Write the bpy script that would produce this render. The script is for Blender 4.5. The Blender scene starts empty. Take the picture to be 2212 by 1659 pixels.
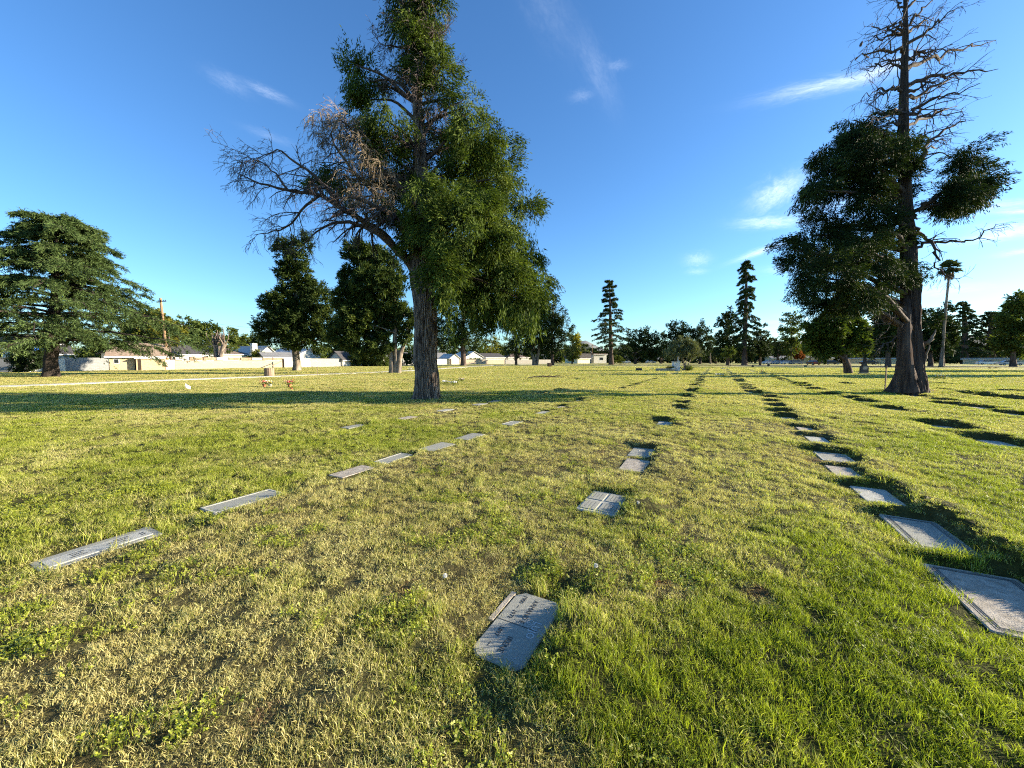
import bpy, math, random
import numpy as np
from mathutils import Vector, Matrix

# ------------------------------------------------------------------ camera, world, sun
SC = bpy.context.scene
COL = SC.collection
F, CX, CY, PITCH, CAMH = 832.0, 1106.0, 829.5, math.radians(3.54), 1.5
cam = bpy.data.cameras.new('camera')
cam.sensor_width = 36.0
cam.lens = 36.0 * F / 2212.0
cam.clip_start = 0.05
cam.clip_end = 20000
camo = bpy.data.objects.new('camera', cam)
COL.objects.link(camo)
camo.location = (0, 0, CAMH)
camo.rotation_euler = (math.radians(90) - PITCH, 0, 0)
SC.camera = camo

SUN_EL, SUN_AZ = math.radians(15.5), math.radians(85.6)   # azimuth clockwise from +Y
world = bpy.data.worlds.new('World')
SC.world = world
world.use_nodes = True
SC.view_settings.view_transform = 'Standard'
SC.view_settings.look = 'None'
SC.view_settings.gamma = 1.0
SC.view_settings.exposure = 1.65
SC.cycles.max_bounces = 4
SC.cycles.use_adaptive_sampling = True
SC.cycles.adaptive_threshold = 0.03
SC.cycles.diffuse_bounces = 1
SC.cycles.glossy_bounces = 1
SC.cycles.transmission_bounces = 3
SC.cycles.transparent_max_bounces = 6
SC.cycles.use_denoising = False
SC.cycles.filter_width = 1.15
SC.cycles.sample_clamp_indirect = 4.0

sun = bpy.data.lights.new('sun', 'SUN')
sun.energy = 5.0
sun.angle = math.radians(0.5)
sun.color = (1.0, 0.88, 0.67)
suno = bpy.data.objects.new('sun', sun)
COL.objects.link(suno)
sd = Vector((math.cos(SUN_EL) * math.sin(SUN_AZ), math.cos(SUN_EL) * math.cos(SUN_AZ), math.sin(SUN_EL)))
suno.rotation_euler = sd.to_track_quat('Z', 'Y').to_euler()

class NT:
    def __init__(self, tree):
        self.t = tree
        tree.nodes.clear()
    def n(self, typ, **kw):
        nd = self.t.nodes.new(typ)
        ins = kw.pop('ins', {})
        for k, v in kw.items():
            setattr(nd, k, v)
        for k, v in ins.items():
            if isinstance(v, bpy.types.NodeSocket):
                self.t.links.new(v, nd.inputs[k])
            else:
                nd.inputs[k].default_value = v
        return nd
    def m(self, op, a, b=0.0, c=None, clamp=False):
        nd = self.n('ShaderNodeMath', operation=op, use_clamp=clamp)
        for i, v in enumerate((a, b) if c is None else (a, b, c)):
            if isinstance(v, bpy.types.NodeSocket):
                self.t.links.new(v, nd.inputs[i])
            else:
                nd.inputs[i].default_value = v
        return nd.outputs[0]
    def mix(self, fac, a, b, blend='MIX'):
        nd = self.n('ShaderNodeMix', data_type='RGBA', blend_type=blend)
        for i, v in ((0, fac), (6, a), (7, b)):
            if isinstance(v, bpy.types.NodeSocket):
                self.t.links.new(v, nd.inputs[i])
            else:
                nd.inputs[i].default_value = v if i == 0 or len(v) == 4 else (*v, 1)
        return nd.outputs[2]
    def noise(self, vec, scale, detail=3, rough=0.5, dist=0.0):
        nd = self.n('ShaderNodeTexNoise', ins={'Scale': scale, 'Detail': detail, 'Roughness': rough, 'Distortion': dist})
        if vec is not None:
            self.t.links.new(vec, nd.inputs['Vector'])
        return nd
    def ramp(self, fac, stops):
        nd = self.n('ShaderNodeValToRGB')
        el = nd.color_ramp.elements
        while len(el) < len(stops):
            el.new(0.5)
        for e, (p, c) in zip(el, stops):
            e.position = p
            e.color = (*c, 1) if len(c) == 3 else c
        self.t.links.new(fac, nd.inputs[0])
        return nd.outputs[0]

def build_world():
    w = NT(world.node_tree)
    sky = w.n('ShaderNodeTexSky', sky_type='NISHITA', sun_disc=False, sun_elevation=SUN_EL, sun_rotation=SUN_AZ,
              altitude=200, air_density=1.0, dust_density=0.5, ozone_density=1.8)
    tc = w.n('ShaderNodeTexCoord')
    sep = w.n('ShaderNodeSeparateXYZ', ins={0: tc.outputs['Generated']})
    X, Y, Z = sep.outputs
    hs = w.n('ShaderNodeHueSaturation', ins={'Hue': 0.5, 'Saturation': 1.12, 'Value': 1.0, 'Color': sky.outputs[0]})
    col = w.mix(1.0, hs.outputs[0], (0.70, 1.00, 1.30), 'MULTIPLY')
    # thin cirrus wisps, placed by compass direction and height above the horizon
    ys = w.m('MAXIMUM', Y, 0.02)
    u = w.m('DIVIDE', X, ys)
    v = w.m('DIVIDE', Z, ys)
    total = None
    for (px, py, ang, la, lb, amp, seed) in WISPS:
        cu, cv = (px - CX) / F, (778.0 - py) / F
        a = math.radians(ang)
        du = w.m('SUBTRACT', u, cu)
        dv = w.m('SUBTRACT', v, cv)
        p = w.m('ADD', w.m('MULTIPLY', du, math.cos(a)), w.m('MULTIPLY', dv, math.sin(a)))
        q = w.m('SUBTRACT', w.m('MULTIPLY', dv, math.cos(a)), w.m('MULTIPLY', du, math.sin(a)))
        p = w.m('DIVIDE', p, la / F)
        q = w.m('DIVIDE', q, lb / F)
        vec = w.n('ShaderNodeCombineXYZ', ins={0: w.m('MULTIPLY', p, 1.3), 1: w.m('MULTIPLY', q, 0.9), 2: float(seed)}).outputs[0]
        n1 = w.noise(vec, 1.3, 5, 0.6, 0.9).outputs[0]
        qq = w.m('ADD', q, w.m('MULTIPLY', w.m('SUBTRACT', n1, 0.5), 2.2))
        d2 = w.m('ADD', w.m('MULTIPLY', p, p), w.m('MULTIPLY', qq, qq))
        g = w.m('EXPONENT', w.m('MULTIPLY', d2, -1.1))
        n2 = w.noise(vec, 3.0, 7, 0.72, 0.8).outputs[0]
        g = w.m('MULTIPLY', g, w.m('MULTIPLY', w.m('ADD', n2, -0.12), 1.05 * amp))
        total = g if total is None else w.m('ADD', total, g)
    total = w.m('MULTIPLY', total, w.m('GREATER_THAN', Y, 0.03))
    total = w.m('MINIMUM', w.m('MAXIMUM', total, 0.0), 0.9)
    col = w.mix(total, col, (8.2, 8.8, 9.6))
    bg = w.n('ShaderNodeBackground', ins={'Color': col, 'Strength': 0.073})
    out = w.n('ShaderNodeOutputWorld', ins={0: bg.outputs[0]})

WISPS = [
    (1770, 208, 12, 120, 13, 0.72, 1), (1880, 175, 22, 70, 12, 0.5, 2), (1665, 425, 28, 55, 22, 0.75, 3),
    (1650, 487, 3, 60, 11, 0.75, 4), (1632, 548, 20, 52, 6, 0.8, 5), (2110, 455, 6, 120, 10, 0.5, 6),
    (2180, 500, 4, 90, 16, 0.65, 7), (2120, 518, 8, 110, 8, 0.45, 8), (2190, 548, 8, 50, 6, 0.55, 9),
    (600, 225, -25, 45, 8, 0.28, 10), (520, 205, -28, 45, 13, 0.16, 11), (600, 312, -20, 50, 8, 0.12, 12),
    (1280, 180, -65, 75, 22, 0.13, 13), (1322, 172, 5, 20, 9, 0.16, 14), (1250, 232, 10, 22, 10, 0.16, 15),
    (1500, 565, 5, 25, 12, 0.42, 16), (1680, 585, 3, 40, 8, 0.3, 17), (1850, 700, 3, 220, 22, 0.5, 18),
    (2010, 630, 5, 120, 12, 0.35, 19), (1790, 440, 20, 90, 40, 0.28, 20), (1180, 60, -60, 90, 35, 0.08, 21),
    (2185, 465, 3, 60, 5, 0.8, 22), (1500, 590, 3, 20, 5, 0.3, 23),
]
build_world()

# ------------------------------------------------------------------ small library
cp, sp = math.cos(PITCH), math.sin(PITCH)
def ray(px, py):
    x, y = (px - CX) / F, -(py - CY) / F
    return np.array([x, cp + y * sp, -sp + y * cp])
def G(px, py):
    """the point of the lawn seen at that place of the photograph"""
    d = ray(px, py)
    t = CAMH / -d[2]
    return np.array([d[0] * t, d[1] * t, 0.0])
def P(px, py, Y):
    """the point at distance Y ahead"""
    d = ray(px, py)
    t = Y / d[1]
    return np.array([d[0] * t, Y, CAMH + d[2] * t])

_tab = np.random.RandomState(5).rand(256, 256).astype(np.float32)
def vnoise(x, y, s, seed=0):
    x = np.asarray(x) / s + seed * 17.3 + 1000; y = np.asarray(y) / s + seed * 7.7 + 1000
    xi = np.floor(x).astype(np.int64); yi = np.floor(y).astype(np.int64)
    fx = x - xi; fy = y - yi
    fx = fx * fx * (3 - 2 * fx); fy = fy * fy * (3 - 2 * fy)
    a = _tab[xi & 255, yi & 255]; b = _tab[(xi + 1) & 255, yi & 255]
    c = _tab[xi & 255, (yi + 1) & 255]; d = _tab[(xi + 1) & 255, (yi + 1) & 255]
    return (a * (1 - fx) + b * fx) * (1 - fy) + (c * (1 - fx) + d * fx) * fy
def sstep(a, b, x):
    t = np.clip((x - a) / (b - a), 0, 1)
    return t * t * (3 - 2 * t)
def unit(v):
    return v / np.maximum(np.linalg.norm(v, axis=-1, keepdims=True), 1e-9)

class Geo:
    """collects quads and triangles, links them as ONE mesh object"""
    def __init__(self):
        self.v = []; self.q = []; self.t = []; self.n = 0
    def add(self, v, q=None, t=None):
        v = np.asarray(v, dtype=np.float32).reshape(-1, 3)
        if q is not None and len(q):
            self.q.append(np.asarray(q, dtype=np.int32).reshape(-1, 4) + self.n)
        if t is not None and len(t):
            self.t.append(np.asarray(t, dtype=np.int32).reshape(-1, 3) + self.n)
        self.v.append(v); self.n += len(v)
        return self
    def mesh(self, name, smooth=False):
        me = bpy.data.meshes.new(name)
        v = np.concatenate(self.v)
        me.vertices.add(len(v)); me.vertices.foreach_set('co', v.ravel())
        parts = []; starts = []; pos = 0
        for arr, k in ((self.q, 4), (self.t, 3)):
            if arr:
                a = np.concatenate(arr)
                parts.append(a.ravel()); starts.append(pos + np.arange(len(a)) * k); pos += a.size
        lo = np.concatenate(parts); st = np.concatenate(starts)
        me.loops.add(len(lo)); me.loops.foreach_set('vertex_index', lo.astype(np.int32))
        me.polygons.add(len(st)); me.polygons.foreach_set('loop_start', st.astype(np.int32))
        me.polygons.foreach_set('use_smooth', np.full(len(st), bool(smooth)))
        me.update(calc_edges=True)
        return me
    def build(self, name, mat, parent=None, smooth=False, loc=None):
        if loc is not None:
            self.v = [v - np.asarray(loc, dtype=np.float32) for v in self.v]
        me = self.mesh(name, smooth)
        me.materials.append(mat)
        o = bpy.data.objects.new(name, me)
        COL.objects.link(o)
        if parent is not None:
            o.parent = parent
        elif loc is not None:
            o.location = loc
        return o

BOXQ = [(0, 3, 2, 1), (4, 5, 6, 7), (0, 1, 5, 4), (1, 2, 6, 5), (2, 3, 7, 6), (3, 0, 4, 7)]
def box(g, c, s, ang=0.0, taper=1.0):
    """box on centre c with sizes s, turned by ang about Z"""
    x, y, z = s[0] / 2, s[1] / 2, s[2] / 2
    v = np.array([(-x, -y, -z), (x, -y, -z), (x, y, -z), (-x, y, -z), (-x * taper, -y * taper, z), (x * taper, -y * taper, z), (x * taper, y * taper, z), (-x * taper, y * taper, z)])
    ca, sa = math.cos(ang), math.sin(ang)
    R = np.array([[ca, sa, 0], [-sa, ca, 0], [0, 0, 1]])
    return g.add(v @ R + np.asarray(c), BOXQ)
def tubes(Pt, R, S=5):
    """batch of tapered tubes: Pt (B,K,3), R (B,K)"""
    Pt = np.asarray(Pt, dtype=np.float64); R = np.asarray(R)
    B, K, _ = Pt.shape
    T = unit(np.gradient(Pt, axis=1))
    ref = np.where(np.abs(T[:, :1, 2:3]) > 0.85, np.array([1.0, 0, 0]), np.array([0, 0, 1.0]))
    U = unit(np.cross(T, np.broadcast_to(ref, T.shape)))
    V = np.cross(T, U)
    a = np.arange(S) * 2 * math.pi / S
    ring = U[:, :, None, :] * np.cos(a)[None, None, :, None] + V[:, :, None, :] * np.sin(a)[None, None, :, None]
    v = Pt[:, :, None, :] + ring * R[:, :, None, None]
    idx = np.arange(B * K * S).reshape(B, K, S)
    a0 = idx[:, :-1, :]; a1 = np.roll(a0, -1, axis=2); b0 = idx[:, 1:, :]; b1 = np.roll(b0, -1, axis=2)
    q = np.stack([a0, a1, b1, b0], -1).reshape(-1, 4)
    return v.reshape(-1, 3), q
def resample(pts, K):
    pts = np.asarray(pts, dtype=float)
    d = np.r_[0, np.cumsum(np.linalg.norm(np.diff(pts[:, :3], axis=0), axis=1))]
    t = np.linspace(0, d[-1], K)
    # catmull-rom like smoothing by cubic hermite
    out = np.empty((K, pts.shape[1]))
    m = np.gradient(pts, d, axis=0)
    i = np.clip(np.searchsorted(d, t, side='right') - 1, 0, len(d) - 2)
    h = d[i + 1] - d[i]; s = (t - d[i]) / h
    s = s[:, None]; h = h[:, None]
    return (2*s**3 - 3*s**2 + 1) * pts[i] + (s**3 - 2*s**2 + s) * h * m[i] + (-2*s**3 + 3*s**2) * pts[i+1] + (s**3 - s**2) * h * m[i+1]
def curve_tube(g, pts, rad, K=12, S=8, wig=0.0, rng=None):
    p = resample(pts, K)
    if wig and rng is not None:
        p[1:-1] += rng.normal(size=(K - 2, 3)) * wig
    r = np.interp(np.linspace(0, 1, K), np.linspace(0, 1, len(rad)), rad)
    v, q = tubes(p[None], r[None], S)
    g.add(v, q)
    return p, r
def spawn(Pp, Rp, n, t0, t1, L, ang, droop, K, rng, wig=0.15, rf=0.6, rmin=0.004, up=0.0, flat=0.0):
    """n children on every parent polyline; returns their polylines and radii"""
    B, Kp, _ = Pp.shape
    i = np.repeat(np.arange(B), n); N = len(i)
    t = rng.uniform(t0, t1, N) * (Kp - 1)
    k = np.minimum(t.astype(int), Kp - 2); f = (t - k)[:, None]
    p0 = Pp[i, k] * (1 - f) + Pp[i, k + 1] * f
    tan = unit(Pp[i, k + 1] - Pp[i, k])
    r0 = (Rp[i, k] * (1 - f[:, 0]) + Rp[i, k + 1] * f[:, 0]) * rf
    rnd = rng.normal(size=(N, 3)); rnd[:, 2] *= (1 - flat)
    perp = unit(rnd - tan * (rnd * tan).sum(-1, keepdims=True))
    a = np.radians(rng.normal(ang, ang * 0.22, N))[:, None]
    d = unit(tan * np.cos(a) + perp * np.sin(a))
    Ln = L * rng.uniform(0.55, 1.25, N) * (1.15 - 0.55 * t / (Kp - 1))
    out = np.empty((N, K, 3)); out[:, 0] = p0
    step = (Ln / (K - 1))[:, None]
    for j in range(1, K):
        d = unit(d + rng.normal(size=(N, 3)) * wig + np.array([0, 0, up - droop]) )
        out[:, j] = out[:, j - 1] + d * step
    R = np.maximum(r0, rmin * 1.5)[:, None] * np.linspace(1, 0.35, K)[None]
    return out, np.maximum(R, rmin)
def leafquads(C, D, L, W, rng, roll=None):
    N = len(C)
    s = unit(np.cross(D, rng.normal(size=(N, 3)) if roll is None else roll))
    L = np.broadcast_to(L, N)[:, None]; W = np.broadcast_to(W, N)[:, None]
    mid = C + D * L * 0.45
    v = np.stack([C, mid + s * W / 2, C + D * L, mid - s * W / 2], 1)
    return v.reshape(-1, 3), np.arange(4 * N).reshape(N, 4)
def sprays(g, B, A, m, Ls, Ll, Wl, rng, spread=0.7, droop=0.25):
    """m leaf-sized faces along every spray axis"""
    N = len(B)
    t = rng.uniform(0, 1, (N, m, 1))
    L = np.broadcast_to(Ls, N)[:, None, None]
    C = B[:, None] + A[:, None] * t * L + rng.normal(size=(N, m, 3)) * L * 0.13
    D = unit(A[:, None] + rng.normal(size=(N, m, 3)) * spread + np.array([0, 0, -droop]))
    v, q = leafquads(C.reshape(-1, 3), D.reshape(-1, 3), Ll * rng.uniform(.55, 1.3, N * m), Wl * rng.uniform(.6, 1.3, N * m), rng)
    g.add(v, q)
def blob_foliage(g, blobs, rng, dens=1.0, sub=0.5, m=9, Ls=0.5, Ll=0.2, Wl=0.045, droop=0.35, out=0.8, spread=0.6, fill=0.25):
    """foliage over crown masses: blobs = [(centre, (rx, ry, rz)), ...]; sub = size of the clumps"""
    for c, r in blobs:
        c = np.asarray(c); r = np.maximum(np.asarray(r) - Ls * .22, np.asarray(r) * .5)
        area = 4 * math.pi * ((r[0] * r[1]) ** 1.6 / 3 + (r[0] * r[2]) ** 1.6 / 3 + (r[1] * r[2]) ** 1.6 / 3) ** (1 / 1.6)
        nsub = max(5, int(area / (sub * sub) * 0.62))
        d = unit(rng.normal(size=(nsub, 3)))
        rad = np.where(rng.uniform(size=nsub) < fill, rng.uniform(0.25, 0.75, nsub), rng.uniform(0.78, 1.1, nsub))
        cc = c + d * rad[:, None] * r
        ns = max(3, int(dens * 11))
        i = np.repeat(np.arange(nsub), ns)
        dd = unit(rng.normal(size=(len(i), 3)) + d[i] * 0.5 + np.array([0, 0, 0.25]))
        size = sub * rng.uniform(0.55, 1.2, nsub)[i][:, None]
        B = cc[i] + dd * size * np.array([1, 1, 0.75]) * rng.uniform(0.2, 1.0, (len(i), 1)) ** 0.5 * 0.62
        ax = unit(d * 0.9 + rng.normal(size=(nsub, 3)) * 0.45 + np.array([0, 0, 0.25 - droop]))
        B = B + ax[i] * size * rng.uniform(-.5, .8, (len(i), 1))
        A = unit(ax[i] * 1.1 + dd * out * .6 + rng.normal(size=(len(i), 3)) * 0.25 + np.array([0, 0, -droop * .5]))
        sprays(g, B, A, m, Ls, Ll, Wl, rng, spread, droop)
def trunk(g, pts, radii, rng, S=44, K=90, ridge=0.10, flare=0.0, lobes=6, nr=11):
    """trunk with bark ridges; pts in metres, radii in metres"""
    pr = resample(np.c_[np.asarray(pts, float), np.asarray(radii, float)], K)
    p, r = pr[:, :3], np.maximum(pr[:, 3], 0.01)
    T = unit(np.gradient(p, axis=0))
    U = unit(np.cross(T, np.array([0, 1.0, 0.01]))); V = np.cross(T, U)
    a = np.arange(S) * 2 * math.pi / S
    h = (p[:, 2] - p[0, 2])[:, None]
    ph = rng.uniform(0, 6.28)
    tw = a[None, :] + 0.08 * h
    rr = 1 + ridge * (vnoise(tw * nr / 6.28 * 2 + 50, h * 1.1 + 0 * tw, 1.0, 3) - .5) * 1.5 + ridge * 1.1 * (np.abs(np.sin(tw * nr + 2.2 * vnoise(tw, h * 1.7 + 0 * tw, 1.0, 6))) - .5)
    rr = rr + 0.12 * (vnoise(np.cos(a)[None] * 1.2 + 0 * h, h + np.sin(a)[None], 0.9, 8) - 0.5)
    fl = flare * np.exp(-h / 0.45) * (1 + 0.55 * np.sin(a[None] * lobes + ph) + 0.3 * np.sin(a[None] * (lobes // 2 + 1) + 2 * ph))
    R = r[:, None] * (rr + fl)
    v = p[:, None] + (U[:, None] * np.cos(a)[None, :, None] + V[:, None] * np.sin(a)[None, :, None]) * R[..., None]
    idx = np.arange(K * S).reshape(K, S)
    a0 = idx[:-1]; a1 = np.roll(a0, -1, 1); b0 = idx[1:]; b1 = np.roll(b0, -1, 1)
    g.add(v.reshape(-1, 3), np.stack([a0, a1, b1, b0], -1).reshape(-1, 4))
    return p, r

def tag(o, label, cat, group=None, kind=None):
    if label: o['label'] = label
    if cat: o['category'] = cat
    if group: o['group'] = group
    if kind: o['kind'] = kind
    return o
def thing(name, label, cat, loc=(0, 0, 0), group=None):
    o = bpy.data.objects.new(name, None)
    COL.objects.link(o)
    o.location = [float(a) for a in loc]
    o.empty_display_size = 0.2
    return tag(o, label, cat, group, 'thing')
def kid(g, name, mat, root, smooth=False, label=None):
    """part of a thing; the geometry was collected in world metres"""
    g.v = [v - np.asarray(root['_w'] if '_w' in root else root.location, dtype=np.float32) for v in g.v]
    o = g.build(name, mat, root, smooth)
    if label: o['label'] = label
    return o
def copy_tree(o, parent=None):
    c = o.copy(); COL.objects.link(c)
    if parent is not None: c.parent = parent
    for ch in list(o.children):
        copy_tree(ch, c)
    return c

# ------------------------------------------------------------------ materials
def pmat(name, col, rough=0.85, col2=None, scale=4.0, bump=0.0, bscale=30.0, stretch=(1, 1, 1), metal=0.0, spec=0.3, detail=5, contrast=(0.35, 0.65)):
    m = bpy.data.materials.new(name); m.use_nodes = True
    t = NT(m.node_tree)
    geo = t.n('ShaderNodeTexCoord')
    mp = t.n('ShaderNodeMapping', ins={'Vector': geo.outputs['Object'], 'Scale': stretch})
    bs = t.n('ShaderNodeBsdfPrincipled', ins={'Roughness': rough, 'Metallic': metal, 'Specular IOR Level': spec, 'Base Color': (*col, 1)})
    if col2 is not None:
        nz = t.noise(mp.outputs[0], scale, detail, 0.6)
        c = t.ramp(nz.outputs[0], [(contrast[0], col), (contrast[1], col2)])
        t.t.links.new(c, bs.inputs['Base Color'])
    if bump:
        nb = t.noise(mp.outputs[0], bscale, 4, 0.6)
        b = t.n('ShaderNodeBump', ins={'Strength': min(1.0, bump), 'Distance': 0.02, 'Height': nb.outputs[0]})
        t.t.links.new(b.outputs[0], bs.inputs['Normal'])
    t.n('ShaderNodeOutputMaterial', ins={0: bs.outputs[0]})
    return m
def leafmat(name, c1, c2, c3=None, trans=0.25, vscale=0.5):
    """foliage: colour varies leaf by leaf and over the crown; light passes through a little"""
    m = bpy.data.materials.new(name); m.use_nodes = True
    t = NT(m.node_tree)
    geo = t.n('ShaderNodeNewGeometry')
    nz = t.noise(geo.outputs['Position'], vscale, 2)
    f = t.m('ADD', t.m('MULTIPLY', geo.outputs['Random Per Island'], 0.55), t.m('MULTIPLY', t.m('SUBTRACT', nz.outputs[0], 0.27), 1.0), clamp=True)
    col = t.ramp(f, [(0.15, c1), (0.75, c2)] + ([(0.97, c3)] if c3 else []))
    bs = t.n('ShaderNodeBsdfPrincipled', ins={'Base Color': col, 'Roughness': 0.7, 'Specular IOR Level': 0.12})
    tr = t.n('ShaderNodeBsdfTranslucent', ins={'Color': t.mix(1.0, col, (1.5, 1.5, 0.7), 'MULTIPLY')})
    mx = t.n('ShaderNodeMixShader', ins={0: trans, 1: bs.outputs[0], 2: tr.outputs[0]})
    t.n('ShaderNodeOutputMaterial', ins={0: mx.outputs[0]})
    return m
M = {}
M['bark'] = pmat('bark', (0.05, 0.036, 0.028), 0.95, (0.29, 0.22, 0.175), 13, 1.0, 22, (1, 1, 0.2), contrast=(0.40, 0.60))
M['bark_dark'] = pmat('bark_dark', (0.04, 0.028, 0.022), 0.95, (0.14, 0.10, 0.08), 8, 1.0, 14, (1, 1, 0.15))
M['bark_red'] = pmat('bark_red', (0.03, 0.022, 0.02), 0.95, (0.11, 0.08, 0.065), 7, 1.0, 12, (1, 1, 0.1))
M['bark_pale'] = pmat('bark_pale', (0.08, 0.065, 0.05), 0.95, (0.32, 0.26, 0.20), 5, 1.0, 10, (1, 1, 0.2))
M['bark_shaded'] = pmat('bark_shaded', (0.018, 0.014, 0.012), 0.95, (0.06, 0.046, 0.038), 8, 1.0, 14, (1, 1, 0.15))  # dark grey deodar bark, blackened to paint in the shade under its crown
M['twig'] = pmat('twig', (0.05, 0.035, 0.032), 0.9, (0.13, 0.10, 0.09), 3)
M['twig_tan'] = pmat('twig_tan', (0.12, 0.09, 0.06), 0.9, (0.30, 0.225, 0.15), 2, contrast=(.4, .6))
M['cedar'] = leafmat('cedar', (0.018, 0.034, 0.007), (0.095, 0.135, 0.020), (0.23, 0.27, 0.055), 0.25, 1.1)
M['cedar_dark'] = leafmat('cedar_dark', (0.010, 0.020, 0.007), (0.036, 0.058, 0.013), (0.11, 0.14, 0.03), 0.12, .9)
M['cedar_mid'] = leafmat('cedar_mid', (0.012, 0.025, 0.008), (0.06, 0.088, 0.017), (0.18, 0.20, 0.04), 0.18, .7)
M['deodar'] = leafmat('deodar', (0.026, 0.045, 0.014), (0.090, 0.135, 0.040), (0.18, 0.22, 0.085), 0.15, 0.3)
M['pine'] = leafmat('pine', (0.015, 0.027, 0.010), (0.050, 0.075, 0.018), (0.12, 0.13, 0.03), 0.15, 0.2)
M['dark_tree'] = leafmat('dark_tree', (0.014, 0.026, 0.010), (0.038, 0.060, 0.016), (0.09, 0.11, 0.03), 0.15, 0.12)
M['broad'] = leafmat('broad', (0.03, 0.05, 0.012), (0.10, 0.13, 0.026), (0.20, 0.21, 0.05), 0.3, 0.2)
M['yellow'] = leafmat('yellow', (0.07, 0.09, 0.015), (0.20, 0.19, 0.03), (0.32, 0.28, 0.05), 0.35, 0.3)
M['olive'] = leafmat('olive', (0.05, 0.065, 0.03), (0.17, 0.19, 0.09), (0.40, 0.42, 0.26), 0.2, 1.0)
M['russet'] = leafmat('russet', (0.10, 0.03, 0.015), (0.22, 0.08, 0.03), None, 0.3, 0.5)
M['palm'] = leafmat('palm', (0.03, 0.05, 0.018), (0.09, 0.11, 0.035), None, 0.2, 0.5)

# ------------------------------------------------------------------ the lawn: height, sunken markers, colour fields
ROW = np.array([0.466, 0.885])           # direction of the rows of graves
NRM = np.array([0.885, -0.466])
ROWANG = math.atan2(ROW[1], ROW[0])
rngm = np.random.RandomState(11)

def Gz(px, py, z):
    d = ray(px, py); t = (CAMH - z) / -d[2]
    return np.array([d[0] * t, d[1] * t])
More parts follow.
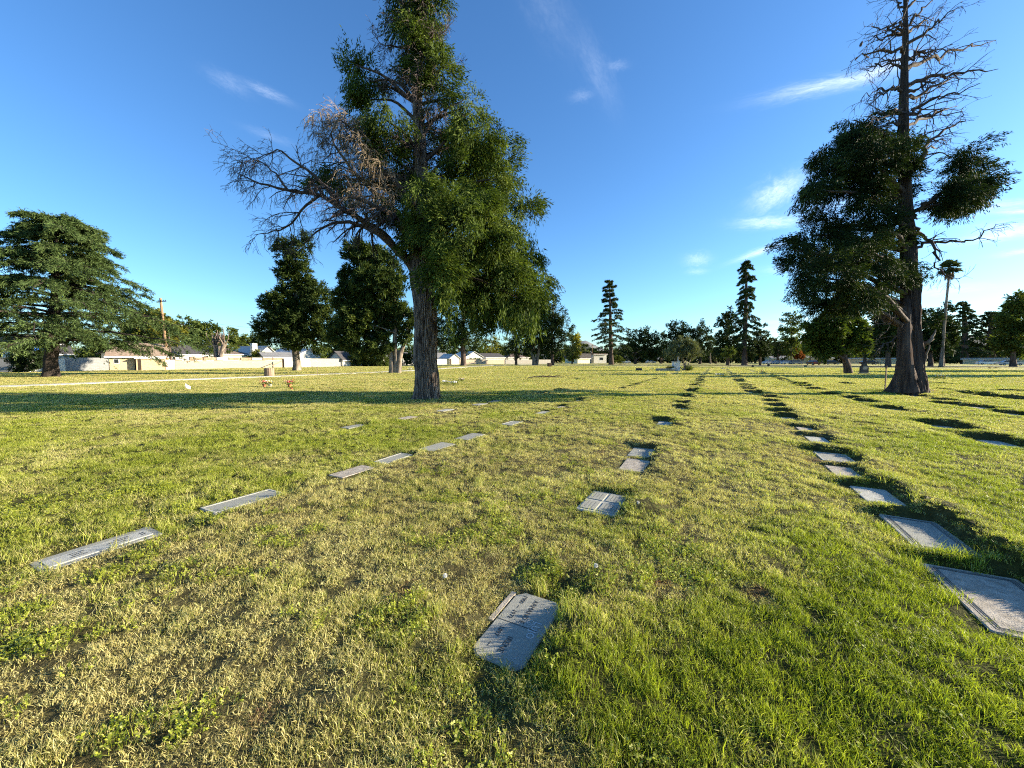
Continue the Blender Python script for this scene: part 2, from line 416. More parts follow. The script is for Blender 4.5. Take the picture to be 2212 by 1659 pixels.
# (px, py, length, width, depth below the turf tips, lip width, label, style)
NEAR = [
 (1099, 1360, .60, .31, .050, .06, 'grey granite marker carved with first names, shadowed by grass along its edge, nearest of all', 'names'),
 (218, 1188, .70, .30, .034, .05, 'long grey grave marker with framed inner panel, nearest the bottom left of the lawn', 'panel'),
 (528, 1087, .70, .30, .034, .05, 'bare grey grave marker with dark clump of weeds at its far end', 'frame'),
 (850, 993, .60, .26, .05, .07, 'third of the left row, slim grey marker with pale rim', 'frame'),
 (945, 967, .66, .32, .034, .05, 'fourth of the left row, brownish grey grave marker with no dark gap behind', 'plain'),
 (1016, 944, .64, .32, .045, .08, 'fifth of the left row, pale grey marker with dark grass edge behind', 'plain'),
 (1106, 915.5, .64, .32, .045, .08, 'sixth of the left row, bright grey grave marker with rim', 'frame'),
 (1174, 893.5, .56, .30, .05, .09, 'seventh of the left row, small whitish grave marker', 'plain'),
 (1214, 881.5, .5, .28, .05, .09, 'eighth of the left row, tiny pale marker half hidden by turf', 'plain'),
 (1252, 868, .6, .3, .07, .09, 'ninth of the left row, marker sunk in a dark slot of turf', 'plain'),
 (1303, 1090, .66, .40, .050, .09, 'grey bronze plate grave marker divided into four panels by a cross', 'quarters'),
 (1371, 1008, .62, .34, .045, .07, 'grey grave marker of a close pair, the nearer of the two', 'plain'),
 (1386, 981, .62, .36, .060, .10, 'grey grave marker of a close pair, the farther, dark turf behind', 'plain'),
 (1436, 918, .60, .34, .075, .12, 'lone marker behind the close pair, deep dark turf edge above it', 'plain'),
 (1472, 886, .6, .3, .075, .10, 'marker hidden in a dark slot behind the lone middle marker', 'plain'),
 (1476, 875, .6, .3, .05, .09, 'narrow bright marker just beyond the dark slot in the middle row', 'plain'),
 (1484, 861, .6, .3, .075, .10, 'white rimmed marker under a black turf edge beside the tree shadow', 'plain'),
 (2172, 1312, .86, .50, .075, .13, 'large pale grave marker with carved border lines at the right edge', 'lines'),
 (2000, 1160, .80, .42, .080, .13, 'large grey blue marker half in shade, second in the right row', 'lines'),
 (1893, 1074, .62, .34, .075, .15, 'grey marker sunk behind long grass, third in the right row', 'plain'),
 (1822, 1022, .60, .30, .060, .09, 'thin grey marker directly in front of a wider one, right row', 'plain'),
 (1802, 990, .66, .44, .075, .15, 'wide pale blue grey marker with dark turf bank on its right', 'frame'),
 (1765, 952, .58, .32, .060, .09, 'sixth in the right row, slim bright marker', 'plain'),
 (1741, 931, .58, .30, .060, .09, 'seventh in the right row, slim grey marker', 'plain'),
 (1703, 908, .58, .32, .075, .10, 'eighth in the right row, pale marker under a black turf edge', 'plain'),
 (1690, 896, .58, .30, .08, .09, 'ninth in the right row, hidden in a dark slot of turf', 'plain'),
 (1680, 883, .58, .30, .08, .09, 'tenth in the right row, hidden in a dark slot', 'plain'),
 (1672, 872, .58, .30, .08, .09, 'eleventh in the right row, hidden in a dark slot', 'plain'),
 (1666, 862, .58, .30, .08, .09, 'twelfth in the right row, hidden in a dark slot', 'plain'),
 (1067, 868.5, .66, .36, .045, .08, 'bright marker right of the big tree trunk, farther of two', 'plain'),
 (1036, 874, .62, .30, .030, .06, 'dull marker right of the big tree trunk, nearer of two', 'plain'),
 (962, 887, .58, .28, .035, .07, 'dusty marker in a brown patch in front of the tree trunk', 'plain'),
 (879, 904, .54, .28, .025, .06, 'faint marker almost grown over in the green lawn', 'plain'),
 (764, 923, .5, .28, .05, .09, 'marker lost in a dark tuft left of the faint one', 'plain'),
 (207, 953, .4, .25, .09, .10, 'marker lost in a small dark tuft far left on the green lawn', 'plain'),
 (762, 1020, .55, .28, .03, .07, 'marker overgrown by a dark tuft between the second and third of the left row', 'plain'),
 (2046, 928, .74, .34, .105, .14, 'marker in a wide black hollow on the right lawn', 'plain'),
 (2160, 961, .74, .34, .105, .14, 'marker in a wide black hollow nearest the right edge', 'plain'),
 (1925, 887, .66, .34, .09, .12, 'marker in a black hollow right of the row end', 'plain'),
 (1845, 864, .70, .34, .09, .12, 'pale marker showing before a long black hollow', 'plain'),
 (1870, 871, .66, .34, .09, .12, 'marker in the long black hollow behind the pale one', 'plain'),
 (2120, 884, .8, .3, .08, .11, 'marker in a long thin hollow at right, middle one', 'plain'),
 (2195, 899, .8, .3, .08, .11, 'marker in a long thin hollow against the right edge', 'plain'),
 (2046, 868, .8, .3, .08, .11, 'marker in a long thin hollow right of the dead topped tree', 'plain'),
 (1981, 858, .8, .3, .08, .11, 'marker in a thin hollow close to the dead topped tree', 'plain'),
 (2111, 852, .8, .3, .07, .11, 'marker in a short dark hollow on the far right lawn', 'plain'),
 (2200, 866, .8, .3, .08, .11, 'marker in a dark hollow by the far right edge', 'plain'),
]
MARK = []   # x, y, L, W, depth, lip, label, style, group
for (px, py, L, W, dep, lip, lab, sty) in NEAR:
    x, y = Gz(px, py, -dep)
    MARK.append([x, y, L, W, dep, lip, lab, sty, None])
MARK[0][0:2] = [0.045, 2.12]
PATHPTS = [(-70, 834 + 3), (0, 835), (160, 829), (300, 823.5), (475, 817), (605, 812.5), (718, 808), (840, 803), (945, 797), (1010, 792.5), (1090, 788.5), (1180, 786.2)]
PATHW = np.array([G(a, b)[:2] for a, b in PATHPTS])
TREES_XY = []
def path_dist(x, y):
    d = np.full(np.shape(x), 1e9)
    for a, b in zip(PATHW[:-1], PATHW[1:]):
        e = b - a; L2 = e @ e
        t = np.clip(((x - a[0]) * e[0] + (y - a[1]) * e[1]) / L2, 0, 1)
        d = np.minimum(d, np.hypot(x - a[0] - t * e[0], y - a[1] - t * e[1]))
    return d
# the rest of the rows, less and less distinct with distance
row_s = [-32.5, -29.2, -26.6, -23.5, -20.7, -17.9, -15.2, -12.6, -9.8, -7.0, -4.29, -1.0, 1.6, 4.62, 7.3, 10.1, 12.9, 15.7, 18.4, 21.3, 24.0, 26.9, 29.6]
near_xy = np.array([[m[0], m[1]] for m in MARK])
extra = []
for s in row_s:
    pres = {-1.0: .97, 1.6: .97, -4.29: .9, -7.0: .65, 4.62: .85, 7.3: .8}.get(s, .58)
    t = 2.0 + rngm.uniform(0, 1)
    while t < 78:
        t += 1.12 * rngm.choice([1, 1, 1, 2]) + rngm.normal() * .05
        p = NRM * s + ROW * t + rngm.normal(size=2) * .06
        if p[1] < 9.0 or p[1] > 72 or rngm.rand() > pres: continue
        if s in (-4.29, -7.0) and p[1] < 17: continue
        if s in (-1.0, 1.6) and p[1] < 16.5: continue
        if s == 4.62 and p[1] < 16: continue
        if s == 7.3 and p[1] < 13: continue
        if s < -7.5 and p[1] < 19: continue
        if s > 7.5 and p[1] < 12: continue
        if abs(p[0] / p[1]) > 1.36: continue
        if path_dist(p[0:1], p[1:2])[0] < 2.2: continue
        if p[0] < -12 and p[0] < np.interp(p[1], PATHW[:, 1], PATHW[:, 0]) + 2: continue
        if np.min(np.hypot(*(near_xy - p).T)) < .9: continue
        if np.hypot(p[0] + 3.45, p[1] - 15.6) < 1.3 or np.hypot(p[0] - 19.1, p[1] - 18.6) < 1.8: continue
        extra.append((p[1], p, s))
extra.sort(key=lambda e: e[0])
step = max(1.0, len(extra) / 205.0)
keep = [e for e in extra if e[2] in (-1.0, 1.6, -4.29, 4.62) or e[0] < 20]
rest = [e for e in extra if not (e[2] in (-1.0, 1.6, -4.29, 4.62) or e[0] < 20)]
print('markers', len(keep), len(rest))
pick = rngm.permutation(len(rest))[:max(0, 235 - len(keep))]
keep += [rest[i] for i in sorted(pick)]
for yy, p, s in keep:
    d = rngm.uniform(.07, .12) if abs(s) < 8 else rngm.uniform(.05, .11)
    if rngm.rand() < .12: d = .04
    MARK.append([p[0], p[1], rngm.uniform(.58, .8), rngm.uniform(.3, .36), d, rngm.uniform(.08, .14), None, 'far',
                 s])

def height(x, y):
    """lawn surface: gentle swells, small bumps and a hollow round each marker"""
    x = np.asarray(x, float); y = np.asarray(y, float)
    r = np.hypot(x, y)
    z = 0.075 * (vnoise(x, y, 4.5, 1) - .5) + .035 * (vnoise(x, y, 1.6, 2) - .5)
    z = z * sstep(0.5, 6, r)
    z = z + .032 * (vnoise(x, y, .42, 3) - .5) + .022 * (vnoise(x, y, .15, 4) - .5)
    # low swells across the distance
    z = z + sstep(14, 40, r) * .10 * (vnoise(x, y, 9, 5) - .5)
    pd = path_dist(x, y)
    z = z * sstep(0.8, 2.6, pd) - .02 * (1 - sstep(1.1, 1.5, pd))
    z = z * (1 - sstep(90, 140, r))
    for (tx, ty, tr, th) in MOUNDS + PITS:
        z = z + th * np.exp(-((x - tx) ** 2 + (y - ty) ** 2) / tr ** 2)
    for m in MARK:
        near = np.nonzero((np.abs(x - m[0]) < 1.3) & (np.abs(y - m[1]) < 1.3))
        if len(near[0]) == 0: continue
        dx = x[near] - m[0]; dy = y[near] - m[1]
        u = np.abs(dx * ROW[0] + dy * ROW[1]); v = np.abs(dx * NRM[0] + dy * NRM[1])
        mg = .02
        qx = np.maximum(u - m[2] / 2 - mg, 0); qy = np.maximum(v - m[3] / 2 - mg, 0)
        sdv = np.hypot(qx, qy) + .03 * (vnoise(dx * 1 + m[0] * 3, dy + m[1] * 3, .17, 9) - .5)
        # the turf banks up on the sunny and far sides and slopes in gently on the near, left side
        un = dx * ROW[0] + dy * ROW[1]; vn = dx * NRM[0] + dy * NRM[1]
        side = sstep(-.25, .25, vn / m[3] * .7 + un / m[2] * .5)
        k = 1 - sstep(0, 1, sdv / (m[5] * (.8 + 1.6 * (1 - side))))
        if m[4] > .04:
            z[near] += ((.75 if (m[0] > 2 or m[7] == 'names') else .35) * side - .25 * (1 - side)) * m[4] * sstep(0, .12, sdv) * (1 - sstep(.15, .6, sdv))
        z[near] = z[near] * (1 - k) + k * (np.minimum(z[near], 0.02) * .3 - m[4] + .022)
        inside = (u < m[2] / 2 - .012) & (v < m[3] / 2 - .012)
        z[near] = np.where(inside, np.minimum(z[near], -m[4] + .026) - .035, z[near])
    return z
MOUNDS = [(-3.45, 15.6, 1.1, .10), (19.1, 18.6, 1.6, .10), (.39, 2.06, .16, .05), (.29, 1.84, .13, .03), (1.36, 3.85, .2, .045)]
PITS = [(*G(a, b)[:2], r, -h) for a, b, r, h in ((1215, 1262, .15, .11), (378, 1130, .14, .06), (612, 1050, .15, .07), (762, 925, .3, .06), (1150, 1225, .12, .04), (345, 1120, .14, .03))]
def H1(x, y):
    return float(height(np.array([x]), np.array([y]))[0])
def on_marker(x, y, mg=0.0):
    hit = np.zeros(x.shape, bool)
    for m in MARK:
        near = np.nonzero((np.abs(x - m[0]) < .9) & (np.abs(y - m[1]) < .9))[0]
        if len(near) == 0: continue
        dx = x[near] - m[0]; dy = y[near] - m[1]
        u = np.abs(dx * ROW[0] + dy * ROW[1]); v = np.abs(dx * NRM[0] + dy * NRM[1])
        edge = .02 * (vnoise(dx + m[0], dy + m[1], .05, 7) - .5)
        hit[near] |= (u < m[2] / 2 + mg + edge) & (v < m[3] / 2 + mg + edge)
    return hit
def edge_dist(x, y):
    d = np.full(x.shape, 9.0)
    for m in MARK:
        near = np.nonzero((np.abs(x - m[0]) < 1.2) & (np.abs(y - m[1]) < 1.2))[0]
        if len(near) == 0: continue
        dx = x[near] - m[0]; dy = y[near] - m[1]
        u = np.abs(dx * ROW[0] + dy * ROW[1]) - m[2] / 2; v = np.abs(dx * NRM[0] + dy * NRM[1]) - m[3] / 2
        d[near] = np.minimum(d[near], np.hypot(np.maximum(u, 0), np.maximum(v, 0)))
    return d
BROWN = [(1430, 1255, .20, .9), (1480, 1150, .26, .6), (1740, 990, .75, .7), (1700, 930, 1.2, .6), (1400, 970, .55, .4), (1270, 975, .5, .45),
         (1050, 1265, .3, .5), (560, 1560, .3, .35), (960, 885, .8, .5), (1300, 840, 2.5, .3), (1600, 840, 2.2, .35), (1760, 880, 2.5, .3), (1880, 1500, .3, .35), (1650, 1230, .3, .3)]
GREEN = [(1900, 1330, .9, .8), (2000, 1500, .5, .7), (1750, 1180, .8, .5), (1300, 1480, .35, .8), (1500, 1600, .5, .5), (1350, 1120, .35, .4), (1520, 1280, .3, .5), (1900, 1560, .5, .6), (2150, 1560, .6, .6), (1500, 1500, .4, .3)]
BG = [(*G(a, b)[:2], r, k, 1) for a, b, r, k in BROWN] + [(*G(a, b)[:2], r, k * .6, -1) for a, b, r, k in GREEN]
def dryness(x, y):
    s = x * NRM[0] + y * NRM[1]; t = x * ROW[0] + y * ROW[1]
    d = .545 + .42 * (vnoise(x, y, 1.3, 21) - .5) + .45 * (vnoise(x, y, .38, 22) - .5) + .3 * (vnoise(x, y, .13, 23) - .5)
    near = 1 - sstep(5, 14, y)
    d = d + near * .26 * sstep(-4.3, -3.9, s) * (1 - sstep(-.4, .9, s))
    d = d - near * .30 * (1 - sstep(-4.9, -4.0, s)) - near * .22 * sstep(.6, 1.5, s)
    d = d + .12 * sstep(14, 30, y)
    for bx, by, r, k, sg in BG:
        d = d + sg * k * np.exp(-((x - bx) ** 2 + (y - by) ** 2) / (r * r))
    d = np.clip(d, 0, 1)
    for bx, by, r in THATCH:
        d = np.maximum(d, 1.45 * np.exp(-((x - bx) ** 2 + (y - by) ** 2) / (r * r)) * (.35 + vnoise(x, y, .12, 29)))
    return d
THATCH = [(*G(a, b)[:2], r) for a, b, r in ((1425, 1255, .17), (1470, 1165, .2), (700, 1375, .12), (560, 1560, .13), (450, 1640, .12), (1290, 975, .3), (1640, 1290, .12), (870, 1270, .12), (1225, 1180, .14), (1120, 1175, .12), (1770, 990, .4), (950, 886, .5))] + [(-3.4, 15.3, 1.0), (19.0, 18.2, 1.3)]
WEEDY = [(300, 1180, .8), (150, 1260, .6), (420, 1130, .5), (620, 1050, .35), (200, 1330, .5), (480, 1180, .6), (1200, 1240, .22), (1255, 1262, .22), (60, 1400, .45), (380, 1640, .3), (900, 1560, .12), (1400, 1620, .15), (250, 1060, 1.2), (600, 1430, .2), (612, 1050, .2), (378, 1130, .2), (1212, 1260, .2)]
WG = [(*G(a, b)[:2], r) for a, b, r in WEEDY]
def weediness(x, y):
    w = .01 + .45 * sstep(.70, .85, vnoise(x, y, .5, 31)) * (1 - sstep(.0, 1.0, x * NRM[0] + y * NRM[1]))
    for bx, by, r in WG:
        w = np.maximum(w, 1.1 * np.exp(-((x - bx) ** 2 + (y - by) ** 2) / (r * r * .8)) * (sstep(.45, .75, vnoise(x, y, .22, 33))))
    return np.clip(w, 0, 1) * (1 - sstep(6, 10, y))

def turf_colour(t, dry, rnd):
    """shared by soil mesh and blades: green to straw by the 'dry' value, with variation"""
    green = t.ramp(rnd, [(0.0, (0.05, 0.075, 0.010)), (0.5, (0.24, 0.28, 0.022)), (1.0, (0.50, 0.51, 0.055))])
    th = t.m('MULTIPLY', t.m('SUBTRACT', dry, 1.0), 3.0, clamp=True)
    straw = t.ramp(rnd, [(0.0, (0.13, 0.08, 0.035)), (0.4, (0.48, 0.40, 0.15)), (1.0, (0.80, 0.72, 0.37))])
    return t.mix(th, t.mix(t.m('MINIMUM', dry, 1.0), green, straw), (.20, .105, .06))
def blade_mat():
    m = bpy.data.materials.new('grass_blades'); m.use_nodes = True
    t = NT(m.node_tree)
    geo = t.n('ShaderNodeNewGeometry')
    dry = t.n('ShaderNodeAttribute', attribute_type='INSTANCER', attribute_name='dry').outputs['Fac']
    var = t.n('ShaderNodeAttribute', attribute_type='INSTANCER', attribute_name='var').outputs['Fac']
    isl = geo.outputs['Random Per Island']
    # each blade leans to green or straw around its tuft's value
    d = t.m('ADD', dry, t.m('MULTIPLY', t.m('SUBTRACT', isl, .5), .75))
    d = t.m('ADD', t.m('MULTIPLY', t.m('SUBTRACT', d, .22), 1.75, clamp=True), t.m('MAXIMUM', t.m('SUBTRACT', dry, 1.0), 0.0))
    r = t.m('ADD', t.m('MULTIPLY', t.m('FRACT', t.m('MULTIPLY', isl, 7.31)), .6), t.m('MULTIPLY', var, .4))
    col = turf_colour(t, d, r)
    bs = t.n('ShaderNodeBsdfPrincipled', ins={'Base Color': col, 'Roughness': .55, 'Specular IOR Level': .3})
    tr = t.n('ShaderNodeBsdfTranslucent', ins={'Color': t.mix(1.0, col, (1.35, 1.5, .7), 'MULTIPLY')})
    mx = t.n('ShaderNodeMixShader', ins={0: .33, 1: bs.outputs[0], 2: tr.outputs[0]})
    t.n('ShaderNodeOutputMaterial', ins={0: mx.outputs[0]})
    return m
def lawn_mat():
    m = bpy.data.materials.new('lawn_soil'); m.use_nodes = True
    t = NT(m.node_tree)
    geo = t.n('ShaderNodeNewGeometry')
    pos = geo.outputs['Position']
    dry = t.n('ShaderNodeAttribute', attribute_name='dry').outputs['Fac']
    cover = t.n('ShaderNodeAttribute', attribute_name='cover').outputs['Fac']
    n1 = t.noise(pos, 9, 6, .75).outputs[0]
    n2 = t.noise(pos, .35, 4, .6).outputs[0]
    rr = t.m('MULTIPLY', t.m('SUBTRACT', n1, .25), 1.7, clamp=True)
    d = t.m('MULTIPLY', t.m('SUBTRACT', t.m('ADD', dry, t.m('MULTIPLY', t.m('SUBTRACT', n2, .5), .8)), .2), 1.5, clamp=True)
    far = turf_colour(t, d, rr)
    soil = t.ramp(n1, [(.3, (.012, .010, .005)), (.7, (.038, .034, .014))])
    col = t.mix(cover, soil, far)
    b = t.n('ShaderNodeBump', ins={'Strength': .9, 'Distance': .05, 'Height': t.noise(pos, 14, 5, .7).outputs[0]})
    bs = t.n('ShaderNodeBsdfPrincipled', ins={'Base Color': col, 'Roughness': .95, 'Specular IOR Level': .1, 'Normal': b.outputs[0]})
    t.n('ShaderNodeOutputMaterial', ins={0: bs.outputs[0]})
    return m

def build_lawn():
    fr = np.radians(60)
    a1 = np.linspace(-fr, fr, 980)
    a2 = np.linspace(fr, 2 * math.pi - fr, 90)[1:-1]
    th = np.r_[a1, a2]                 # measured from +Y to the right
    r = [0.35]
    while r[-1] < 75: r.append(r[-1] * 1.0062)
    while r[-1] < 9000: r.append(r[-1] * 1.09)
    r = np.array(r)
    K, S = len(r), len(th)
    X = r[:, None] * np.sin(th)[None]; Y = r[:, None] * np.cos(th)[None]
    Z = height(X.ravel(), Y.ravel()).reshape(K, S)
    idx = np.arange(K * S).reshape(K, S)
    a0 = idx[:-1]; a1_ = np.roll(a0, -1, 1); b0 = idx[1:]; b1 = np.roll(b0, -1, 1)
    g = Geo()
    g.add(np.stack([X, Y, Z], -1).reshape(-1, 3), np.stack([a0, b0, b1, a1_], -1).reshape(-1, 4))
    c = K * S
    g.add([(0, 0, 0)])
    g.t.append(np.stack([idx[0], np.roll(idx[0], -1), np.full(S, c)], -1).astype(np.int32)[:, [0, 1, 2]])
    me = g.mesh('lawn', True)
    d = np.r_[dryness(X.ravel(), Y.ravel()), .5].astype(np.float32)
    rr = np.r_[np.hypot(X, Y).ravel(), 0]
    cov = (.12 + .88 * sstep(14, 70, rr)).astype(np.float32)
    for nme, arr in (('dry', d), ('cover', cov)):
        at = me.attributes.new(nme, 'FLOAT', 'POINT'); at.data.foreach_set('value', arr)
    me.materials.append(lawn_mat())
    o = bpy.data.objects.new('ground', me); COL.objects.link(o)
    tag(o, None, None, kind='structure')
build_lawn()

# ------------------------------------------------------------------ grass
def tuft_mesh(kind, rng, mat):
    g = Geo()
    if kind == 'weed':
        n = 13
        ang = rng.uniform(0, 6.28, n); rad = .05 * np.sqrt(rng.uniform(0, 1, n)); hh = rng.uniform(.015, .04, n)
        for i in range(n):
            c = np.array([rad[i] * math.cos(ang[i]) * 1.3, rad[i] * math.sin(ang[i]) * 1.3, hh[i]])
            nrm = unit(np.array([rng.normal() * .45, rng.normal() * .45, 1.0]))
            u = unit(np.cross(nrm, rng.normal(size=3))); w = np.cross(nrm, u)
            for k in range(3):
                a = k * 2.094 + rng.uniform(-.2, .2); s = rng.uniform(.0055, .0105)
                e = u * math.cos(a) + w * math.sin(a); f = np.cross(nrm, e)
                g.add([c, c + e * s * .7 + f * s * .6, c + e * s * 1.5 + nrm * .001, c + e * s * .7 - f * s * .6], [(0, 1, 2, 3)])
            s = np.array([.0012, 0, 0])
            b = np.array([c[0] * .6, c[1] * .6, -.01])
            g.add([b - s, b + s, c + s, c - s], [(0, 1, 2, 3)])
        nb = 10; hmin, hmax, lean, wid = .03, .05, .6, .0025
    elif kind == 'green': nb = 50; hmin, hmax, lean, wid = .03, .064, .85, .0028
    elif kind == 'dry': nb = 60; hmin, hmax, lean, wid = .018, .048, 1.35, .0025
    elif kind == 'tall': nb = 30; hmin, hmax, lean, wid = .07, .13, .5, .0036
    else: nb = 40; hmin, hmax, lean, wid = .03, .052, .9, .0055      # far
    a = rng.uniform(0, 6.28, nb); rad = .062 * np.sqrt(rng.uniform(0, 1, nb))
    b = np.stack([rad * np.cos(a), rad * np.sin(a), np.full(nb, -.012)], 1)
    L = rng.uniform(hmin, hmax, nb)
    d0 = unit(np.stack([rng.normal(size=nb) * .35 * lean, rng.normal(size=nb) * .35 * lean, np.ones(nb)], 1))
    bend = rng.normal(size=(nb, 3)) * .65 * lean; bend[:, 2] = -np.abs(bend[:, 2]) * .4
    d1 = unit(d0 + bend)
    side = unit(np.cross(d0, rng.normal(size=(nb, 3))))
    w = wid * rng.uniform(.6, 1.3, nb)[:, None]
    m1 = b + d0 * (L * .5)[:, None]; t1 = m1 + d1 * (L * .55)[:, None]
    v = np.stack([b - side * w * .5, b + side * w * .5, m1 + side * w * .5, m1 - side * w * .5, t1], 1)
    i = np.arange(nb)[:, None] * 5
    g.add(v.reshape(-1, 3), i + np.array([[0, 1, 2, 3]]), i + np.array([[3, 2, 4]]))
    me = g.mesh('tuft')
    me.materials.append(mat)
    return me
def scatter(name, label, mesh_list, pts, rot, scl, idx, dry, var):
    coll = bpy.data.collections.new(name + '_kinds')
    for k, me in enumerate(mesh_list):
        o = bpy.data.objects.new('tuft_%02d' % k, me); coll.objects.link(o)
    me = bpy.data.meshes.new(name)
    me.vertices.add(len(pts)); me.vertices.foreach_set('co', pts.astype(np.float32).ravel())
    for nme, typ, arr, key in (('rot', 'FLOAT_VECTOR', rot, 'vector'), ('scl', 'FLOAT_VECTOR', scl, 'vector'), ('kid', 'INT', idx, 'value'), ('dry', 'FLOAT', dry, 'value'), ('var', 'FLOAT', var, 'value')):
        at = me.attributes.new(nme, typ, 'POINT')
        at.data.foreach_set(key, np.ascontiguousarray(arr, dtype=np.int32 if typ == 'INT' else np.float32).ravel())
    o = bpy.data.objects.new(name, me); COL.objects.link(o)
    tag(o, label, 'grass', kind='stuff')
    ng = bpy.data.node_groups.new(name, 'GeometryNodeTree')
    ng.interface.new_socket('Geometry', in_out='INPUT', socket_type='NodeSocketGeometry')
    ng.interface.new_socket('Geometry', in_out='OUTPUT', socket_type='NodeSocketGeometry')
    N = ng.nodes; Lk = ng.links.new
    gi = N.new('NodeGroupInput'); go = N.new('NodeGroupOutput')
    ci = N.new('GeometryNodeCollectionInfo'); ci.inputs['Collection'].default_value = coll
    ci.inputs['Separate Children'].default_value = True; ci.inputs['Reset Children'].default_value = True
    ip = N.new('GeometryNodeInstanceOnPoints'); ip.inputs['Pick Instance'].default_value = True
    def na(nme, typ):
        q = N.new('GeometryNodeInputNamedAttribute'); q.data_type = typ; q.inputs['Name'].default_value = nme
        return q.outputs[0]
    e = N.new('FunctionNodeEulerToRotation'); Lk(na('rot', 'FLOAT_VECTOR'), e.inputs[0])
    Lk(gi.outputs[0], ip.inputs['Points']); Lk(ci.outputs[0], ip.inputs['Instance'])
    Lk(na('kid', 'INT'), ip.inputs['Instance Index']); Lk(e.outputs[0], ip.inputs['Rotation']); Lk(na('scl', 'FLOAT_VECTOR'), ip.inputs['Scale'])
    Lk(ip.outputs[0], go.inputs[0])
    md = o.modifiers.new('scatter', 'NODES'); md.node_group = ng
    return o
def build_grass():
    rng = np.random.RandomState(77)
    bm = blade_mat()
    kinds = [('green', 4), ('dry', 4), ('weed', 3), ('tall', 3), ('far', 4)]
    meshes = []; first = {}
    for k, n in kinds:
        first[k] = (len(meshes), n)
        for _ in range(n): meshes.append(tuft_mesh(k, rng, bm))
    th_max = math.radians(64)
    allp = []; 
    bands = [(.55, 3, 440, .9), (3, 5, 330, 1.0), (5, 8, 230, 1.05), (8, 14, 150, 1.2), (14, 24, 105, 1.3), (24, 42, 55, 1.8), (42, 95, 13, 3.4)]
    X = []; Y = []; SC_ = []
    for r0, r1, dens, s in bands:
        n = int(th_max * (r1 ** 2 - r0 ** 2) * dens)
        r = np.sqrt(rng.uniform(r0 ** 2, r1 ** 2, n)); th = rng.uniform(-th_max, th_max, n)
        X.append(r * np.sin(th)); Y.append(r * np.cos(th)); SC_.append(np.full(n, s) * rng.uniform(.8, 1.2, n))
    x = np.concatenate(X); y = np.concatenate(Y); s = np.concatenate(SC_)
    ok = ~on_marker(x, y, -.004) & (path_dist(x, y) > 1.35)
    ok &= (np.hypot(x + 3.45, y - 15.6) > .55) & (np.hypot(x - 19.1, y - 18.6) > .8)
    x, y, s = x[ok], y[ok], s[ok]
    r = np.hypot(x, y)
    d = dryness(x, y); w = weediness(x, y); n = len(x)
    ed = edge_dist(x, y)
    kind = np.where(rng.uniform(size=n) < np.clip((d - .3) * 1.6, 0, 1), 1, 0)
    kind = np.where(rng.uniform(size=n) < w, 2, kind)
    tall = (rng.uniform(size=n) < np.where(ed < .10, .20, .004)) & (r < 11) & (d < .75)
    kind = np.where(tall, 3, kind)
    kind = np.where(r > 14, 4, kind)
    f = np.array([first[k][0] for k, _ in kinds]); c = np.array([q for _, q in kinds])
    idx = f[kind] + (rng.uniform(size=n) * c[kind]).astype(int)
    # bare thin spots on the dry strip
    thin = (vnoise(x, y, .16, 41) > .72) & (d > .45) & (rng.uniform(size=n) < .5) & (r < 9)
    # neat trimmed margin round the markers, longer blades a little further out
    sz = .9 * s ** .3 * (.40 + .40 * vnoise(x, y, .3, 43) + 1.0 * vnoise(x, y, .085, 44))
    sz = sz * np.where(ed < .05, .62, 1.0) * np.where((ed < .4) & (y > 3) & (x > 0), .8, 1.0)
    sz = np.where(r > 14, np.clip(s ** .35, 1, 1.35), sz) * np.where((ed < .08) & (r > 5), .35, 1.0)
    s = np.where((ed < .3) & (r > 14), np.minimum(s, 1.3), s)
    rot = np.stack([rng.normal(size=n) * .14, rng.normal(size=n) * .14, rng.uniform(0, 6.28, n)], 1)
    scl = np.stack([s, s, sz], 1)
    z = height(x, y)
    keepm = ~(thin & (rng.uniform(size=n) < .4))
    d2 = np.where(kind == 2, np.minimum(d, .12), d)
    d2 = np.where(kind == 3, d2 * .5, d2)
    pts = np.stack([x, y, z], 1)
    var = np.clip(vnoise(x, y, .6, 51) * .6 + rng.uniform(size=n) * .4, 0, 1)
    var = np.where(r > 14, .35 + .3 * vnoise(x, y, 2.5, 52), var)
    a = keepm
    scatter('grass', None, meshes, pts[a], rot[a], scl[a], idx[a], d2[a], var[a])
build_grass()

